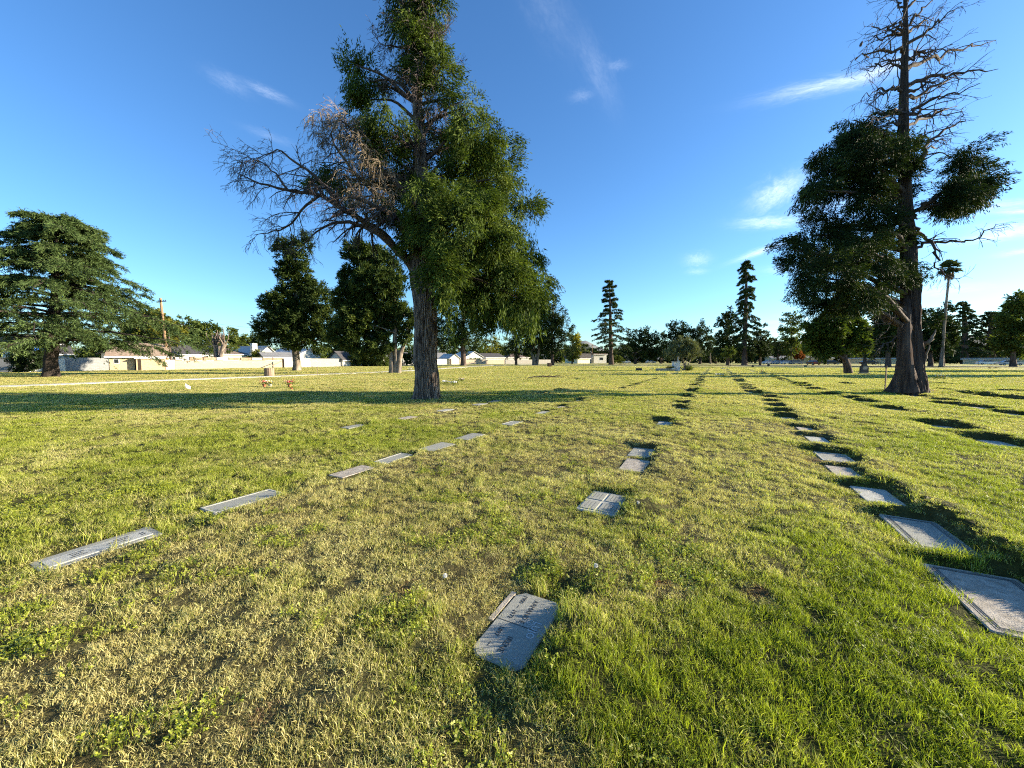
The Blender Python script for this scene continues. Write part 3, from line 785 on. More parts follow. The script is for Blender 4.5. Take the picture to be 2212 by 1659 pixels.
# ------------------------------------------------------------------ path
def build_path():
    g = Geo()
    c = resample(PATHW, 260)
    T = unit(np.gradient(c, axis=0)); Nn = np.stack([-T[:, 1], T[:, 0]], 1)
    off = np.linspace(-1.25, 1.25, 7)
    wob = 1 + .05 * (vnoise(np.arange(260), np.zeros(260), 6, 2)[:, None] - .5)
    xy = c[:, None] + Nn[:, None] * (off[None] * wob)[..., None]
    z = np.full(xy.shape[:2], .02)
    z[:, 0] = -.1; z[:, -1] = -.1; z[:, 1] = .02
    xy[:, 0] = xy[:, 1] + (xy[:, 0] - xy[:, 1]) * .02; xy[:, -1] = xy[:, -2] + (xy[:, -1] - xy[:, -2]) * .02
    v = np.concatenate([xy, z[..., None]], -1).reshape(-1, 3)
    idx = np.arange(260 * 7).reshape(260, 7)
    g.add(v, np.stack([idx[:-1, :-1], idx[1:, :-1], idx[1:, 1:], idx[:-1, 1:]], -1).reshape(-1, 4)[:, ::-1])
    o = g.build('path', pmat('path_concrete', (.52, .48, .38), .9, (.68, .63, .52), 1.5, .3, 25))
    tag(o, None, None, kind='structure')
    g = Geo()
    a = G(1560, 786.5); b = G(1790, 789); 
    pts = np.array([[52, 118], [70, 104], [88, 92], [120, 84], [170, 80]])
    c = resample(pts, 60); T = unit(np.gradient(c, axis=0)); Nn = np.stack([-T[:, 1], T[:, 0]], 1)
    L = np.c_[c + Nn * 4.0, np.full(60, .08)]; R = np.c_[c - Nn * 4.0, np.full(60, .08)]
    i = np.arange(59)
    g.add(np.concatenate([L, R]), np.stack([i, i + 60, i + 61, i + 1], -1))
    o = g.build('road', pmat('asphalt', (.045, .045, .05), .9, (.075, .075, .08), .8, .2, 30))
    tag(o, None, None, kind='structure')
build_path()

# ------------------------------------------------------------------ grave markers
M['granite'] = pmat('granite', (.23, .225, .185), .75, (.33, .32, .265), 60, .2, 120, spec=.4, contrast=(.3, .7))
M['granite2'] = pmat('granite_pale', (.33, .32, .275), .8, (.44, .43, .37), 14, .25, 80, spec=.35, contrast=(.3, .7))
M['granite3'] = pmat('granite_brown', (.26, .22, .17), .85, (.46, .40, .32), 12, .3, 70, spec=.3)
M['inlay'] = pmat('carved_letters', (.06, .06, .055), .9)
M['inlay_soft'] = pmat('worn_relief', (.15, .15, .13), .9)
M['inlay_pale'] = pmat('carved_outline', (.50, .50, .48), .9)
def text_mesh(body, size, mat, extrude=.001, font_x=1.0):
    cu = bpy.data.curves.new('txt', 'FONT'); cu.body = body; cu.size = size; cu.extrude = extrude; cu.align_x = 'CENTER'; cu.align_y = 'CENTER'
    cu.space_character = 1.05; cu.resolution_u = 3
    o = bpy.data.objects.new('txt', cu); COL.objects.link(o)
    bpy.context.view_layer.update()
    me = bpy.data.meshes.new_from_object(o.evaluated_get(bpy.context.evaluated_depsgraph_get()))
    bpy.data.objects.remove(o)
    me.materials.clear(); me.materials.append(mat)
    return me
def slab_geo(L, W, h=.10, ch=.008, clip=.0):
    """slab with worn corners and a small chamfer; top at z=0"""
    g = Geo()
    def ring(l, w, z, c):
        x, y = l / 2, w / 2
        p = [(x - c, -y), (x, -y + c), (x, y - c), (x - c, y), (-x + c, y), (-x, y - c), (-x, -y + c), (-x + c, -y)]
        return [(a, b, z) for a, b in p]
    c = clip + .008
    v = np.array(ring(L, W, -h, c) + ring(L, W, -ch, c) + ring(L - 2 * ch, W - 2 * ch, 0, c))
    q = []
    for k in range(2):
        for i in range(8):
            j = (i + 1) % 8
            q.append((k * 8 + i, k * 8 + j, k * 8 + 8 + j, k * 8 + 8 + i))
    g.add(v, q)
    # top: fan of quads
    g.q.append(np.array([(16, 17, 18, 19), (16, 19, 20, 23), (20, 21, 22, 23)], dtype=np.int32))
    return g
def frame_geo(L, W, w, z0, z1):
    g = Geo()
    for s in (-1, 1):
        box(g, (0, s * (W / 2 - w / 2), (z0 + z1) / 2), (L, w, z1 - z0))
        box(g, (s * (L / 2 - w / 2), 0, (z0 + z1) / 2), (w, W - 2 * w, z1 - z0))
    return g
def put(me_or_geo, name, mat, root, loc=(0, 0, 0), rz=0, label=None):
    if isinstance(me_or_geo, Geo):
        o = me_or_geo.build(name, mat, root)
    else:
        o = bpy.data.objects.new(name, me_or_geo); COL.objects.link(o); o.parent = root
    o.location = loc; o.rotation_euler = (0, 0, rz)
    if label: o['label'] = label
    return o
def build_markers():
    far_mesh = {}
    for i, (x, y, L, W, dep, lip, lab, sty, grp) in enumerate(MARK):
        z = H1(x, y) + .035 + .008
        tilt = (rngm.normal() * .012, rngm.normal() * .012)
        loc = (x, y, z)
        mat = (M['granite'], M['granite2'], M['granite3'])[i % 3] if i > 6 else M['granite']
        if sty == 'far':
            key = (i % 6)
            if key not in far_mesh:
                me = slab_geo(.62, .32, .1, .006, .0 if key % 2 else .012).mesh('slab'); me.materials.append((M['granite'], M['granite2'], M['granite3'])[key % 3]); far_mesh[key] = me
            o = bpy.data.objects.new('grave_marker', far_mesh[key]); COL.objects.link(o)
            rn = {-7.0: 'outer left row', -4.29: 'left row', -1.0: 'middle row', 1.6: 'right row', 4.62: 'second row to the right', 7.3: 'third row to the right'}.get(grp, 'left part of the lawn' if grp < -5 else 'right part of the lawn')
            dn = 'near the tree shadow line' if y < 24 else ('halfway out' if y < 42 else 'towards the far trees')
            tag(o, 'grave marker in a dark slot, %s, %s' % (rn, dn), 'grave marker', 'markers of the %s %s' % (rn, dn))
            o.location = loc; o.rotation_euler = (*tilt, ROWANG)
            continue
        root = thing('grave_marker', lab, 'grave marker', loc, 'flat grave markers in rows')
        root.rotation_euler = (*tilt, ROWANG)
        put(slab_geo(L, W, .1, .007, .04 if sty == 'names' else .004), 'slab', mat, root)
        if sty == 'names':
            # reading direction runs back along the row; letter tops point to the sun side (-Y of the slab)
            T = lambda b, s, mt, px, py: put(text_mesh(b, s, mt), 'inscription', mt, root, (px, py, .0006), math.pi)
            T('ARMAND E', .044, M['inlay'], .135, .005); T('IRENE', .046, M['inlay'], -.165, .005)
            T('1900', .040, M['inlay'], .225, .085); T('1972', .040, M['inlay'], .07, .085)
            T('1897', .040, M['inlay'], -.09, .085)
            g = Geo(); box(g, (0, .02, .0004), (.004, .25, .0022)); box(g, (.15, .085, .0004), (.03, .0035, .002)); box(g, (-.2, .085, .0004), (.035, .0035, .002))
            put(g, 'dividing_line', M['inlay'], root)
            T('LUJO', .062, M['inlay_pale'], .0, -.085)
            g = Geo()
            for k, (cx, cy_) in enumerate(((.05, -.045), (.028, -.04))):
                a = np.linspace(0, 2 * math.pi, 17); p = np.stack([cx + .019 * np.cos(a), cy_ + .019 * np.sin(a), np.full(17, .001)], 1)
                v, q = tubes(p[None], np.full((1, 17), .0016), 4); g.add(v, q)
            put(g, 'carved_rings', M['inlay_pale'], root)
            for cx, sgn in ((.21, 1), (-.24, -1)):
                a = np.linspace(0, 6.28, 15); rr = .024 + .010 * np.sin(5 * a)
                p = np.stack([cx + rr * np.cos(a), -.10 + rr * np.sin(a), np.full(15, .001)], 1)
                g = Geo(); v, q = tubes(p[None], np.full((1, 15), .0014), 4); g.add(v, q)
                put(g, 'carved_flower', M['inlay_pale'], root)
            g = Geo(); box(g, (.12, .178, -.02), (.30, .03, .04)); put(g, 'concrete_edging', M['granite3'], root)
        elif sty == 'panel':
            put(slab_geo(L - .10, W - .13, .01, .003), 'raised_panel', M['granite2'], root, (0, -.012, .006))
            T = lambda b, s, px, py: put(text_mesh(b, s, M['inlay']), 'inscription', M['inlay'], root, (px, py, .0068), math.pi)
            T('BELOVED', .022, .13, .03); T('HUSBAND', .026, .10, -.005); T('FATHER', .022, .1, -.045); T('WIFE', .026, -.13, -.005); T('MOTHER', .022, -.13, -.045); T('BELOVED', .02, -.13, .03)
            g = Geo(); box(g, (.245, -.01, .0065), (.006, .08, .001)); box(g, (.262, -.01, .0065), (.006, .08, .001)); put(g, 'carved_bars', M['inlay'], root)
        elif sty == 'frame':
            put(frame_geo(L - .02, W - .02, .022, -.004, .004), 'raised_rim', M['granite2'], root)
        elif sty == 'quarters':
            g = Geo()
            for a, b in ((-1, -1), (1, -1), (-1, 1), (1, 1)):
                box(g, (a * L * .235, b * W * .235, .003), (L * .40, W * .40, .008), taper=.98)
            put(g, 'raised_panel', M['granite'], root)
            g = Geo()
            for a in (-1, 1):
                for b in (-1, 1):
                    for k in range(3):
                        box(g, (a * L * .235, b * W * .235 + (k - 1) * .035, .0075), (L * (.28 - .05 * (k % 2)), .007, .001))
            put(g, 'inscription', M['inlay_soft'], root)
        elif sty == 'lines':
            g = Geo()
            for k, o_ in enumerate((.035, .05, .062)):
                fg = frame_geo(L - 2 * o_, W - 2 * o_, .004, -.001, .0012 + .0003 * k)
                for v in fg.v: pass
                base = g.n
                for v, q in zip(fg.v, range(1)): pass
                g.v += fg.v; g.q += [q + base for q in fg.q]; g.n += fg.n
            put(g, 'carved_border', M['inlay'], root)
build_markers()

# ------------------------------------------------------------------ trees
def pxs(Y):
    return Y / F
def px_blobs(lst, Y, rng, dep=0.8, dy=0.0, wide=None):
    """crown masses measured in the photograph, at the tree's own distance; each gets a depth of its own"""
    out = []
    k = pxs(Y)
    for b in lst:
        px, py, rx, rz = b[:4]
        off = b[4] if len(b) > 4 else rng.uniform(-.5, .5) * min(rx, 60) * k * 1.2
        if wide is not None:
            off = off * .5 + rng.uniform(-1, 1) * np.interp(py, [p_ for p_, w_ in wide], [w_ for p_, w_ in wide])
        c = P(px, py, Y + off + dy); k2 = (Y + off) / F
        out.append((c, (rx * k2, (rx + rz) / 2 * k2 * dep, rz * k2)))
    return out
def limbs_to(g, tp, tr, blobs, rng, rmax=.12, K=8, S=6, drop=.35, rscale=1.0, zmin=-9):
    """a limb from the trunk into each crown mass"""
    for c, r in blobs:
        hd = np.hypot(c[0] - tp[:, 0], c[1] - tp[:, 1])
        want = max(c[2] - drop * hd.min() - .1, zmin)
        k = int(np.argmin(np.abs(tp[:, 2] - want)))
        k = min(k, len(tp) - 2)
        a = tp[k]; b = c + rng.normal(size=3) * r * .2
        mid = (a + b) / 2 + np.array([0, 0, .12 * hd.min()]) + rng.normal(size=3) * .12 * rmax * 8
        rr = min(tr[k] * .6, rmax) * rscale
        curve_tube(g, [a, a * .6 + mid * .4 + rng.normal(size=3) * .05, mid, b], [rr, rr * .8, rr * .55, rr * .25], K, S)
def make_big_cedar():
    rng = np.random.RandomState(3)
    base = G(921, 861); Y = base[1]; k = pxs(Y)
    bz = H1(base[0], base[1])
    root = thing('cedar_tree', 'tall shaggy cedar with bare dead boughs on its left side, nearest big tree', 'tree', (base[0], base[1], bz))
    spec = [(921, 866, 26), (921, 845, 24), (921, 810, 22), (920, 760, 21), (919, 700, 20.5), (917, 650, 20.5), (913, 610, 22), (908, 575, 21), (906, 530, 18), (906, 450, 15), (908, 360, 12), (905, 270, 9.5), (899, 180, 7.5), (903, 90, 6), (899, 0, 4), (896, -70, 2), (895, -120, 1)]
    pts = [P(a, b, Y) for a, b, w in spec]; rad = [w * k for a, b, w in spec]
    g = Geo(); tp, tr = trunk(g, pts, rad, rng, 110, 220, .24, .13, 7, 17)
    kid(g, 'trunk', M['bark'], root, True)
    bl = [(888, 15, 42, 62), (925, 30, 38, 70), (870, 75, 30, 45), (905, -60, 30, 50), (768, 148, 24, 34), (790, 185, 34, 36), (800, 235, 28, 42), (835, 250, 36, 38), (925, 110, 26, 38), (945, 165, 26, 30), (955, 205, 28, 34),
          (1010, 240, 36, 40), (1045, 280, 36, 44), (1000, 300, 42, 50), (1070, 330, 40, 46), (1040, 375, 50, 50), (1095, 385, 40, 42), (1060, 430, 55, 45), (1120, 440, 36, 48), (1140, 490, 32, 52), (1085, 500, 50, 48),
          (1145, 560, 34, 46), (1110, 570, 50, 46), (1150, 610, 30, 34), (1105, 635, 52, 40), (1060, 600, 50, 42), (1055, 660, 42, 36), (1120, 668, 36, 26), (1085, 668, 30, 24),
          (950, 350, 50, 52, .6), (985, 410, 60, 55, -.4), (930, 440, 52, 55, .8), (880, 370, 34, 52, .9), (860, 310, 30, 34, .3), (835, 330, 26, 30, -.3), (890, 470, 44, 48, .9), (975, 480, 60, 45, -.9), (1010, 540, 66, 40, -1.3), (950, 540, 42, 36, -1.2),
          (960, 590, 38, 44, -1.0), (1000, 600, 48, 44, -.6), (940, 560, 28, 26, -1.3), (985, 640, 26, 36, -.7), (905, 520, 34, 30, -.6), (1010, 345, 44, 44, -.9), (1000, 440, 60, 60, .2), (936, 566, 30, 30, -1.3), (918, 470, 34, 40, -1.1), (902, 420, 34, 40, -1.0), (955, 610, 22, 34, -1.2), (1060, 500, 60, 60, .2), (1020, 590, 60, 50, .3), (1080, 580, 50, 50, .2), (960, 500, 50, 50, .3), (700, 385, 16, 24, -.1), (745, 395, 26, 26, .1), (870, 400, 30, 40, 1.2), (865, 450, 30, 36, 1.2), (1090, 682, 24, 14), (1130, 675, 22, 18), (1150, 655, 26, 26), (1030, 665, 26, 30),  (1070, 640, 40, 30, .9), (1120, 620, 40, 30, 1.0), (885, 110, 26, 36), (905, 140, 20, 30, .4), (1030, 480, 55, 50, 1.2), (1050, 560, 50, 50, 1.4), (985, 560, 45, 40, 1.3), (960, 300, 30, 40, 1.0)]
    bl = [((a[0] - 893) * .86 + 893 if a[1] < 130 and a[0] > 820 else a[0], a[1], a[2] * .86, a[3] * .86) + tuple(a[4:]) for a in bl]
    blobs = px_blobs(bl, Y, rng, wide=[(100, .3), (250, 1.2), (400, 2.2), (520, 2.8), (700, 3.0)])
    g = Geo(); limbs_to(g, tp, tr, blobs, rng, .075, 9, 7, zmin=P(0, 605, Y)[2])
    # great left boughs, dead
    def bough(pp, w, K=16):
        pt = np.array([P(a, b, Y + c) for a, b, c in pp]); g2 = Geo(); r_ = curve_tube(g2, pt, [v * k * .8 for v in w], K, 9, .02, rng); kid(g2, 'bough', M['bark_dark'], root, True); return r_
    B = []
    B.append(bough([(905, 600, 0), (868, 548, -.2), (825, 505, -.5), (775, 470, -.7), (730, 445, -.9), (690, 420, -.9), (640, 415, -1.0), (570, 398, -1.2), (508, 372, -1.3)], [11, 9.5, 8.5, 7, 5.8, 4.6, 3.4, 2.2, .8], 26))
    B.append(bough([(735, 448, -.9), (700, 400, -1.1), (668, 370, -1.3), (640, 352, -1.3), (600, 325, -1.5), (560, 342, -1.5)], [6, 4.5, 3.4, 2.6, 1.6, .8], 16))
    B.append(bough([(880, 560, 0), (835, 520, .5), (790, 490, .9), (745, 480, 1.2), (690, 495, 1.3), (655, 530, 1.3)], [12, 9, 7, 5, 3, 1], 16))
    B.append(bough([(890, 500, 0), (840, 440, .2), (790, 400, .2), (745, 345, .1), (715, 290, .0), (735, 250, -.1)], [9, 7, 5, 4, 2.6, 1], 16))
    B.append(bough([(900, 460, 0), (860, 400, -.6), (815, 360, -.9), (770, 300, -1.0), (740, 262, -1.2), (700, 268, -1.2)], [8, 6, 4.5, 3.2, 2, .8], 16))
    B.append(bough([(895, 540, 0), (855, 470, -.9), (800, 440, -1.5), (750, 425, -1.7), (700, 440, -1.9)], [9, 7, 5, 3, 1], 14))
    B.append(bough([(690, 422, -.9), (655, 450, -.8), (625, 485, -.6), (590, 500, -.4), (548, 508, -.3)], [3.6, 2.8, 2.2, 1.6, .7], 12))
    B.append(bough([(620, 408, -1), (580, 360, -1.1), (545, 345, -1.3), (520, 352, -1.4)], [3, 2, 1.3, .6], 10))
    B.append(bough([(903, 585, 0), (880, 560, .8), (860, 540, 1.6), (850, 560, 2.3)], [10, 7, 4, 1.5], 10))
    B.append(bough([(903, 120, 0), (860, 100, -.3), (825, 95, -.5), (803, 70, -.6)], [3, 2, 1.3, .5], 10))
    B.append(bough([(900, 70, 0), (940, 80, -.3), (965, 65, -.4), (980, 45, -.5)], [3, 2, 1.2, .5], 10))
    B.append(bough([(902, 180, 0), (950, 150, .3), (985, 140, .4), (965, 140, .5)], [3, 2, 1.2, .5], 10))
    B.append(bough([(905, 300, 0), (960, 240, -.3), (1010, 210, -.2)], [4, 2.6, 1], 8))
    B.append(bough([(906, 330, 0), (860, 300, -.5), (830, 300, -.8), (800, 310, -.9)], [4, 3, 2, .7], 8))
    B.append(bough([(903, 225, 0), (850, 175, -.2), (800, 175, -.2), (770, 150, -.1)], [4, 3, 2, .7], 8))
    kid(g, 'limbs', M['bark_dark'], root, True)
    g = Geo()
    tan = Geo()
    for j, (p, r) in enumerate(B):
        n1 = (26, 18, 14, 15, 14, 14, 13, 12, 7, 8, 8, 8, 6, 6, 6)[j]
        big = j < 8
        a, ra = spawn(p[None], r[None], n1, .22 if j != 0 else .3, 1.0, 1.3 if big else .55, 52, .17 if j in (2, 5, 0) else .10, 8, rng, .16, .5, .006)
        b, rb = spawn(a, ra, 6, .15, 1.0, .66 if big else .32, 45, .15, 6, rng, .2, .6, .005)
        c, rc = spawn(b, rb, 3, .2, 1.0, .32, 38, .14, 5, rng, .16, .6, .0038)
        tgt = tan if j in (3, 4) else g
        for q, qr, s in ((a, ra, 4), (b, rb, 3), (c, rc, 3)):
            v, f = tubes(q, qr, s); tgt.add(v, f)
    # curtain of dry brown twigs
    for (px, py, rx, rz, n) in ((738, 280, 42, 34, 26), (800, 365, 38, 50, 34), (830, 410, 24, 60, 26), (800, 440, 40, 44, 16), (770, 330, 40, 40, 18), (700, 300, 26, 26, 9)):
        c = P(px, py, Y - .9); st = c + np.clip(rng.normal(size=(n, 3)), -1.4, 1.4) * np.array([rx * k * .62, .5, rz * k * .55])
        d = unit(rng.normal(size=(n, 3)) + np.array([0, 0, .2])); K = 6
        Pp = st[:, None] + d[:, None] * np.linspace(0, .3, K)[None, :, None]; Rp = np.full((n, K), .008)
        a, ra = spawn(Pp, Rp, 7, 0, 1, .62, 60, .26, 7, rng, .13, .7, .0055)
        b, rb = spawn(a, ra, 4, .1, 1, .35, 35, .28, 5, rng, .12, .7, .0045)
        for q, qr in ((Pp, Rp), (a, ra), (b, rb)):
            v, f = tubes(q, qr, 3); tan.add(v, f)
    # bare twigs hanging round the upper stem
    sel = tp[(tp[:, 2] > tp[0, 2] + 6.2)][::2]; n = len(sel)
    d = unit(rng.normal(size=(n * 2, 3)) * np.array([1, 1, .3]) + np.array([0, 0, .25])); K = 7
    Pp = np.repeat(sel, 2, 0)[:, None] + d[:, None] * np.linspace(0, 1, K)[None, :, None] * rng.uniform(.5, 1.3, (n * 2, 1, 1)); Rp = np.full((n * 2, K), .016) * np.linspace(1, .5, K)
    a, ra = spawn(Pp, Rp, 6, .2, 1, .75, 50, .20, 7, rng, .15, .7, .006); b, rb = spawn(a, ra, 3, .2, 1, .4, 35, .2, 5, rng, .14, .7, .0045)
    for q, qr in ((Pp, Rp), (a, ra), (b, rb)):
        v, f = tubes(q, qr, 3); g.add(v, f)
    kid(g, 'dead_twigs', M['twig'], root)
    kid(tan, 'dry_twigs', M['twig_tan'], root)
    g = Geo(); blob_foliage(g, blobs, rng, 3.1, .56, 15, .42, .15, .034, .5, .8, .36, .34)
    # fringes hanging under the low right side and beside the stem
    fr_ = [(px, py) for px, py in zip(rng.uniform(1010, 1165, 36), rng.uniform(630, 688, 36))] + [(962, 640), (968, 665), (975, 690), (955, 610), (948, 600), (985, 700)]
    for px, py in fr_:
        c = P(px, py - 12, Y + rng.uniform(-2.6, 2.2)); n = 16; t = rng.uniform(0, 1, (n, 1)); st = c + np.array([0, 0, -.75]) * t + rng.normal(size=(n, 3)) * .10
        sprays(g, st, unit(np.array([0, 0, -1.0]) + rng.normal(size=(n, 3)) * .3), 8, .36, .17, .036, rng, .3, .5)
    # hanging fringes under the right side
    kid(g, 'foliage', M['cedar'], root)
make_big_cedar()

def make_dead_top_cedar():
    rng = np.random.RandomState(8)
    base = G(1963, 850); Y = base[1]; k = pxs(Y)
    bz = H1(base[0], base[1])
    root = thing('cedar_tree', 'tall cedar with dead bare top and dark foliage masses, split trunk flaring at its base', 'tree', (base[0], base[1], bz))
    spec = [(1964, 852, 36), (1966, 835, 33), (1966, 800, 25), (1967, 750, 21), (1967, 700, 19), (1966, 650, 18), (1965, 610, 17), (1964, 580, 16), (1962, 540, 15.5), (1958, 480, 14), (1954, 400, 12.5), (1951, 320, 10.5), (1951, 240, 9.5), (1953, 160, 8), (1956, 80, 6), (1956, 20, 4), (1953, -40, 2.5), (1950, -90, 1)]
    # a trunk this far from the middle of a wide view is narrower than it looks
    pts = [P(a, b, Y) for a, b, w in spec]; rad = [w * k * .70 for a, b, w in spec]
    g = Geo(); tp, tr = trunk(g, pts, rad, rng, 100, 200, .28, .26, 5, 13)
    # torn stub of the lost second leader
    s2 = [P(1978, 800, Y - .05), P(1976, 720, Y - .05), P(1974, 650, Y - .05), P(1979, 608, Y - .05), P(1983, 592, Y - .05)]
    trunk(g, s2, [.27, .20, .17, .15, .09], rng, 50, 60, .5, 0, 5, 9)
    s3 = [P(1958, 845, Y - .2), P(1952, 780, Y - .25), P(1955, 700, Y - .2), P(1958, 640, Y - .1)]
    trunk(g, s3, [.34, .24, .18, .10], rng, 30, 40, .3, .2, 3, 7)
    kid(g, 'trunk', M['bark_red'], root, True)
    g = Geo()
    curve_tube(g, [P(1995, 745, Y), P(2006, 737, Y - .2), P(2018, 722, Y - .2), P(2021, 712, Y - .2)], [.10, .08, .05, .02], 8, 6, .02, rng)
    curve_tube(g, [P(1995, 790, Y), P(2001, 765, Y - .2), P(2008, 745, Y - .2)], [.06, .05, .02], 8, 6, .02, rng)
    kid(g, 'broken_stub', M['bark_pale'], root, True)
    bl = [(1838, 275, 30, 24), (1870, 290, 46, 34), (1925, 300, 36, 26), (1800, 330, 34, 32), (1770, 365, 28, 34), (1845, 340, 50, 40), (1895, 350, 50, 46), (1940, 345, 24, 40), (1765, 400, 18, 20), (1830, 400, 40, 34), (1870, 425, 44, 40), (1915, 410, 38, 44),
          (1745, 500, 36, 28), (1790, 490, 44, 26), (1840, 500, 48, 32), (1895, 495, 50, 32), (1730, 545, 30, 28), (1775, 545, 46, 34), (1830, 555, 52, 36), (1890, 550, 50, 36), (1930, 520, 24, 34), (1720, 590, 24, 26), (1765, 600, 42, 32), (1820, 605, 50, 30), (1880, 605, 44, 34), (1748, 628, 14, 16), (1800, 636, 22, 16),
          (1925, 600, 22, 36), (1935, 650, 16, 26), (1860, 645, 30, 20), (1778, 656, 9, 12), (1830, 660, 14, 12), (1900, 655, 22, 20), (1945, 560, 18, 44),
          (2092, 328, 18, 16), (2104, 362, 18, 24), (2082, 372, 16, 20), (2114, 398, 12, 16), (2092, 408, 22, 16), (2062, 430, 18, 10), (2070, 446, 16, 9), (2040, 438, 12, 7), (2094, 434, 14, 10)]
    bl = [(a, b, c * (.98 if a < 1980 else .88), d * (.98 if a < 1980 else .88)) for a, b, c, d in bl]
    blobs = px_blobs(bl, Y, rng, .75, wide=[(250, .6), (400, 1.4), (600, 2.2)])
    g = Geo(); limbs_to(g, tp, tr, blobs[:34], rng, .12, 9, 7)
    B = []
    def bough(pp, w, K=14):
        pt = np.array([P(a, b, Y + c) for a, b, c in pp]); g2 = Geo(); B.append(curve_tube(g2, pt, [v * k * .8 for v in w], K, 7, .07, rng)); kid(g2, 'bough', M['bark_dark'], root, True)
    bough([(1958, 490, 0), (1985, 450, -.3), (2020, 425, -.5), (2060, 405, -.6)], [8, 6, 4, 1.5])
    bough([(1960, 560, 0), (1990, 525, -.2), (2030, 522, -.4), (2080, 522, -.6), (2120, 505, -.7), (2152, 483, -.9)], [5, 4, 3, 2.5, 1.8, .6], 18)
    bough([(1957, 480, 0), (1990, 500, -.2), (2015, 530, -.4), (2022, 570, -.5), (2040, 600, -.6), (2075, 602, -.7)], [5, 4, 3.2, 2.4, 1.6, .6], 18)
    bough([(1952, 395, 0), (1985, 340, .3), (2010, 305, .4), (2040, 280, .5), (2085, 262, .6)], [6, 5, 4, 3, 1], 16)
    bough([(1955, 690, 0), (1930, 735, -.1), (1905, 745, -.3), (1885, 770, -.4)], [3, 2.4, 1.6, .7], 12)
    bough([(1960, 660, 0), (1935, 690, -.4), (1905, 705, -.7), (1880, 690, -.9)], [2.6, 2, 1.3, .6], 12)
    nb = len(B)
    # dead limbs of the top: rising to the right, arching to the left
    for side, py0, ln, rise in [(1, 300, 150, .10), (1, 270, 165, .22), (1, 240, 150, .45), (1, 215, 160, .5), (1, 185, 190, .38), (1, 160, 190, .52), (1, 125, 150, .55), (1, 95, 120, .7), (1, 60, 110, .85), (1, 30, 90, 1.1), (1, 200, 120, .2), (1, 140, 130, .3), (1, 75, 100, .35), (1, 10, 60, 1.5), (1, 330, 110, .05), (1, 255, 130, .1),
                                (-1, 250, 120, -.25), (-1, 275, 90, -.1), (-1, 225, 130, -.35), (-1, 200, 120, .1), (-1, 155, 110, .25), (-1, 135, 140, .10), (-1, 105, 110, -.15), (-1, 70, 100, -.3), (-1, 45, 70, -.1), (-1, 20, 60, .7), (-1, 85, 90, .2), (-1, 180, 100, -.2)]:
        dpt = rng.uniform(-1, 1) * ln * k * .8
        ln = ln * rng.uniform(.6, 1.1); py0 += rng.uniform(-9, 9); rise += rng.normal() * .16
        sag = rng.uniform(.05, .16)
        pp = []
        for t in (0, .3, .6, .85, 1):
            xx = 1954 + side * ln * t
            yy = py0 - ln * rise * t * 1.0 + (ln * sag * 4 * t * (t - 1) * (1 if side < 0 else .3)) + (0 if side > 0 else ln * .1 * t * t)
            pp.append((xx, yy, dpt * t))
        w0 = 2.6 + ln * .016
        bough(pp, [w0, w0 * .75, w0 * .5, w0 * .3, .6], 14)
    kid(g, 'limbs', M['bark_dark'], root, True)
    g = Geo()
    for j, (p, r) in enumerate(B):
        if j in (0,): n1 = 10
        elif j < nb: n1 = 13
        else: n1 = 10
        a, ra = spawn(p[None], r[None], n1, .18, 1.0, 1.0, 48, .07, 8, rng, .16, .5, .007, up=.03)
        b, rb = spawn(a, ra, 3, .2, 1.0, .5, 42, .10, 5, rng, .18, .6, .005)
        for q, qr, s in ((a, ra, 4), (b, rb, 3)):
            v, f = tubes(q, qr, s); g.add(v, f)
    kid(g, 'dead_twigs', M['twig'], root)
    g = Geo(); blob_foliage(g, blobs, rng, 3.4, .56, 16, .36, .15, .032, .45, .9, .4, .42)
    kid(g, 'foliage', M['cedar_dark'], root)
    # bird
    bp = P(1859, 97, Y - .3)
    g = Geo()
    p = np.array([bp + np.array(o) * .9 for o in ((-.02, 0, -.09), (0, 0, -.03), (.03, 0, .05), (.05, 0, .11), (.06, 0, .14), (.04, 0, .16))])
    v, q = tubes(p[None], np.array([[.01, .05, .055, .035, .035, .01]]), 8); g.add(v, q)
    g.add([bp + np.array([0, .01, -.03]), bp + np.array([-.06, .02, -.16]), bp + np.array([-.085, -.02, -.15]), bp + np.array([0, -.02, -.03])], [(0, 1, 2, 3)])
    box(g, bp + np.array([.075, 0, .125]), (.05, .012, .012))
    bt = thing('bird', 'small dark bird perched on a dead limb high in the bare tree top', 'bird', bp)
    kid(g, 'body', M['twig'], bt, True)
make_dead_top_cedar()

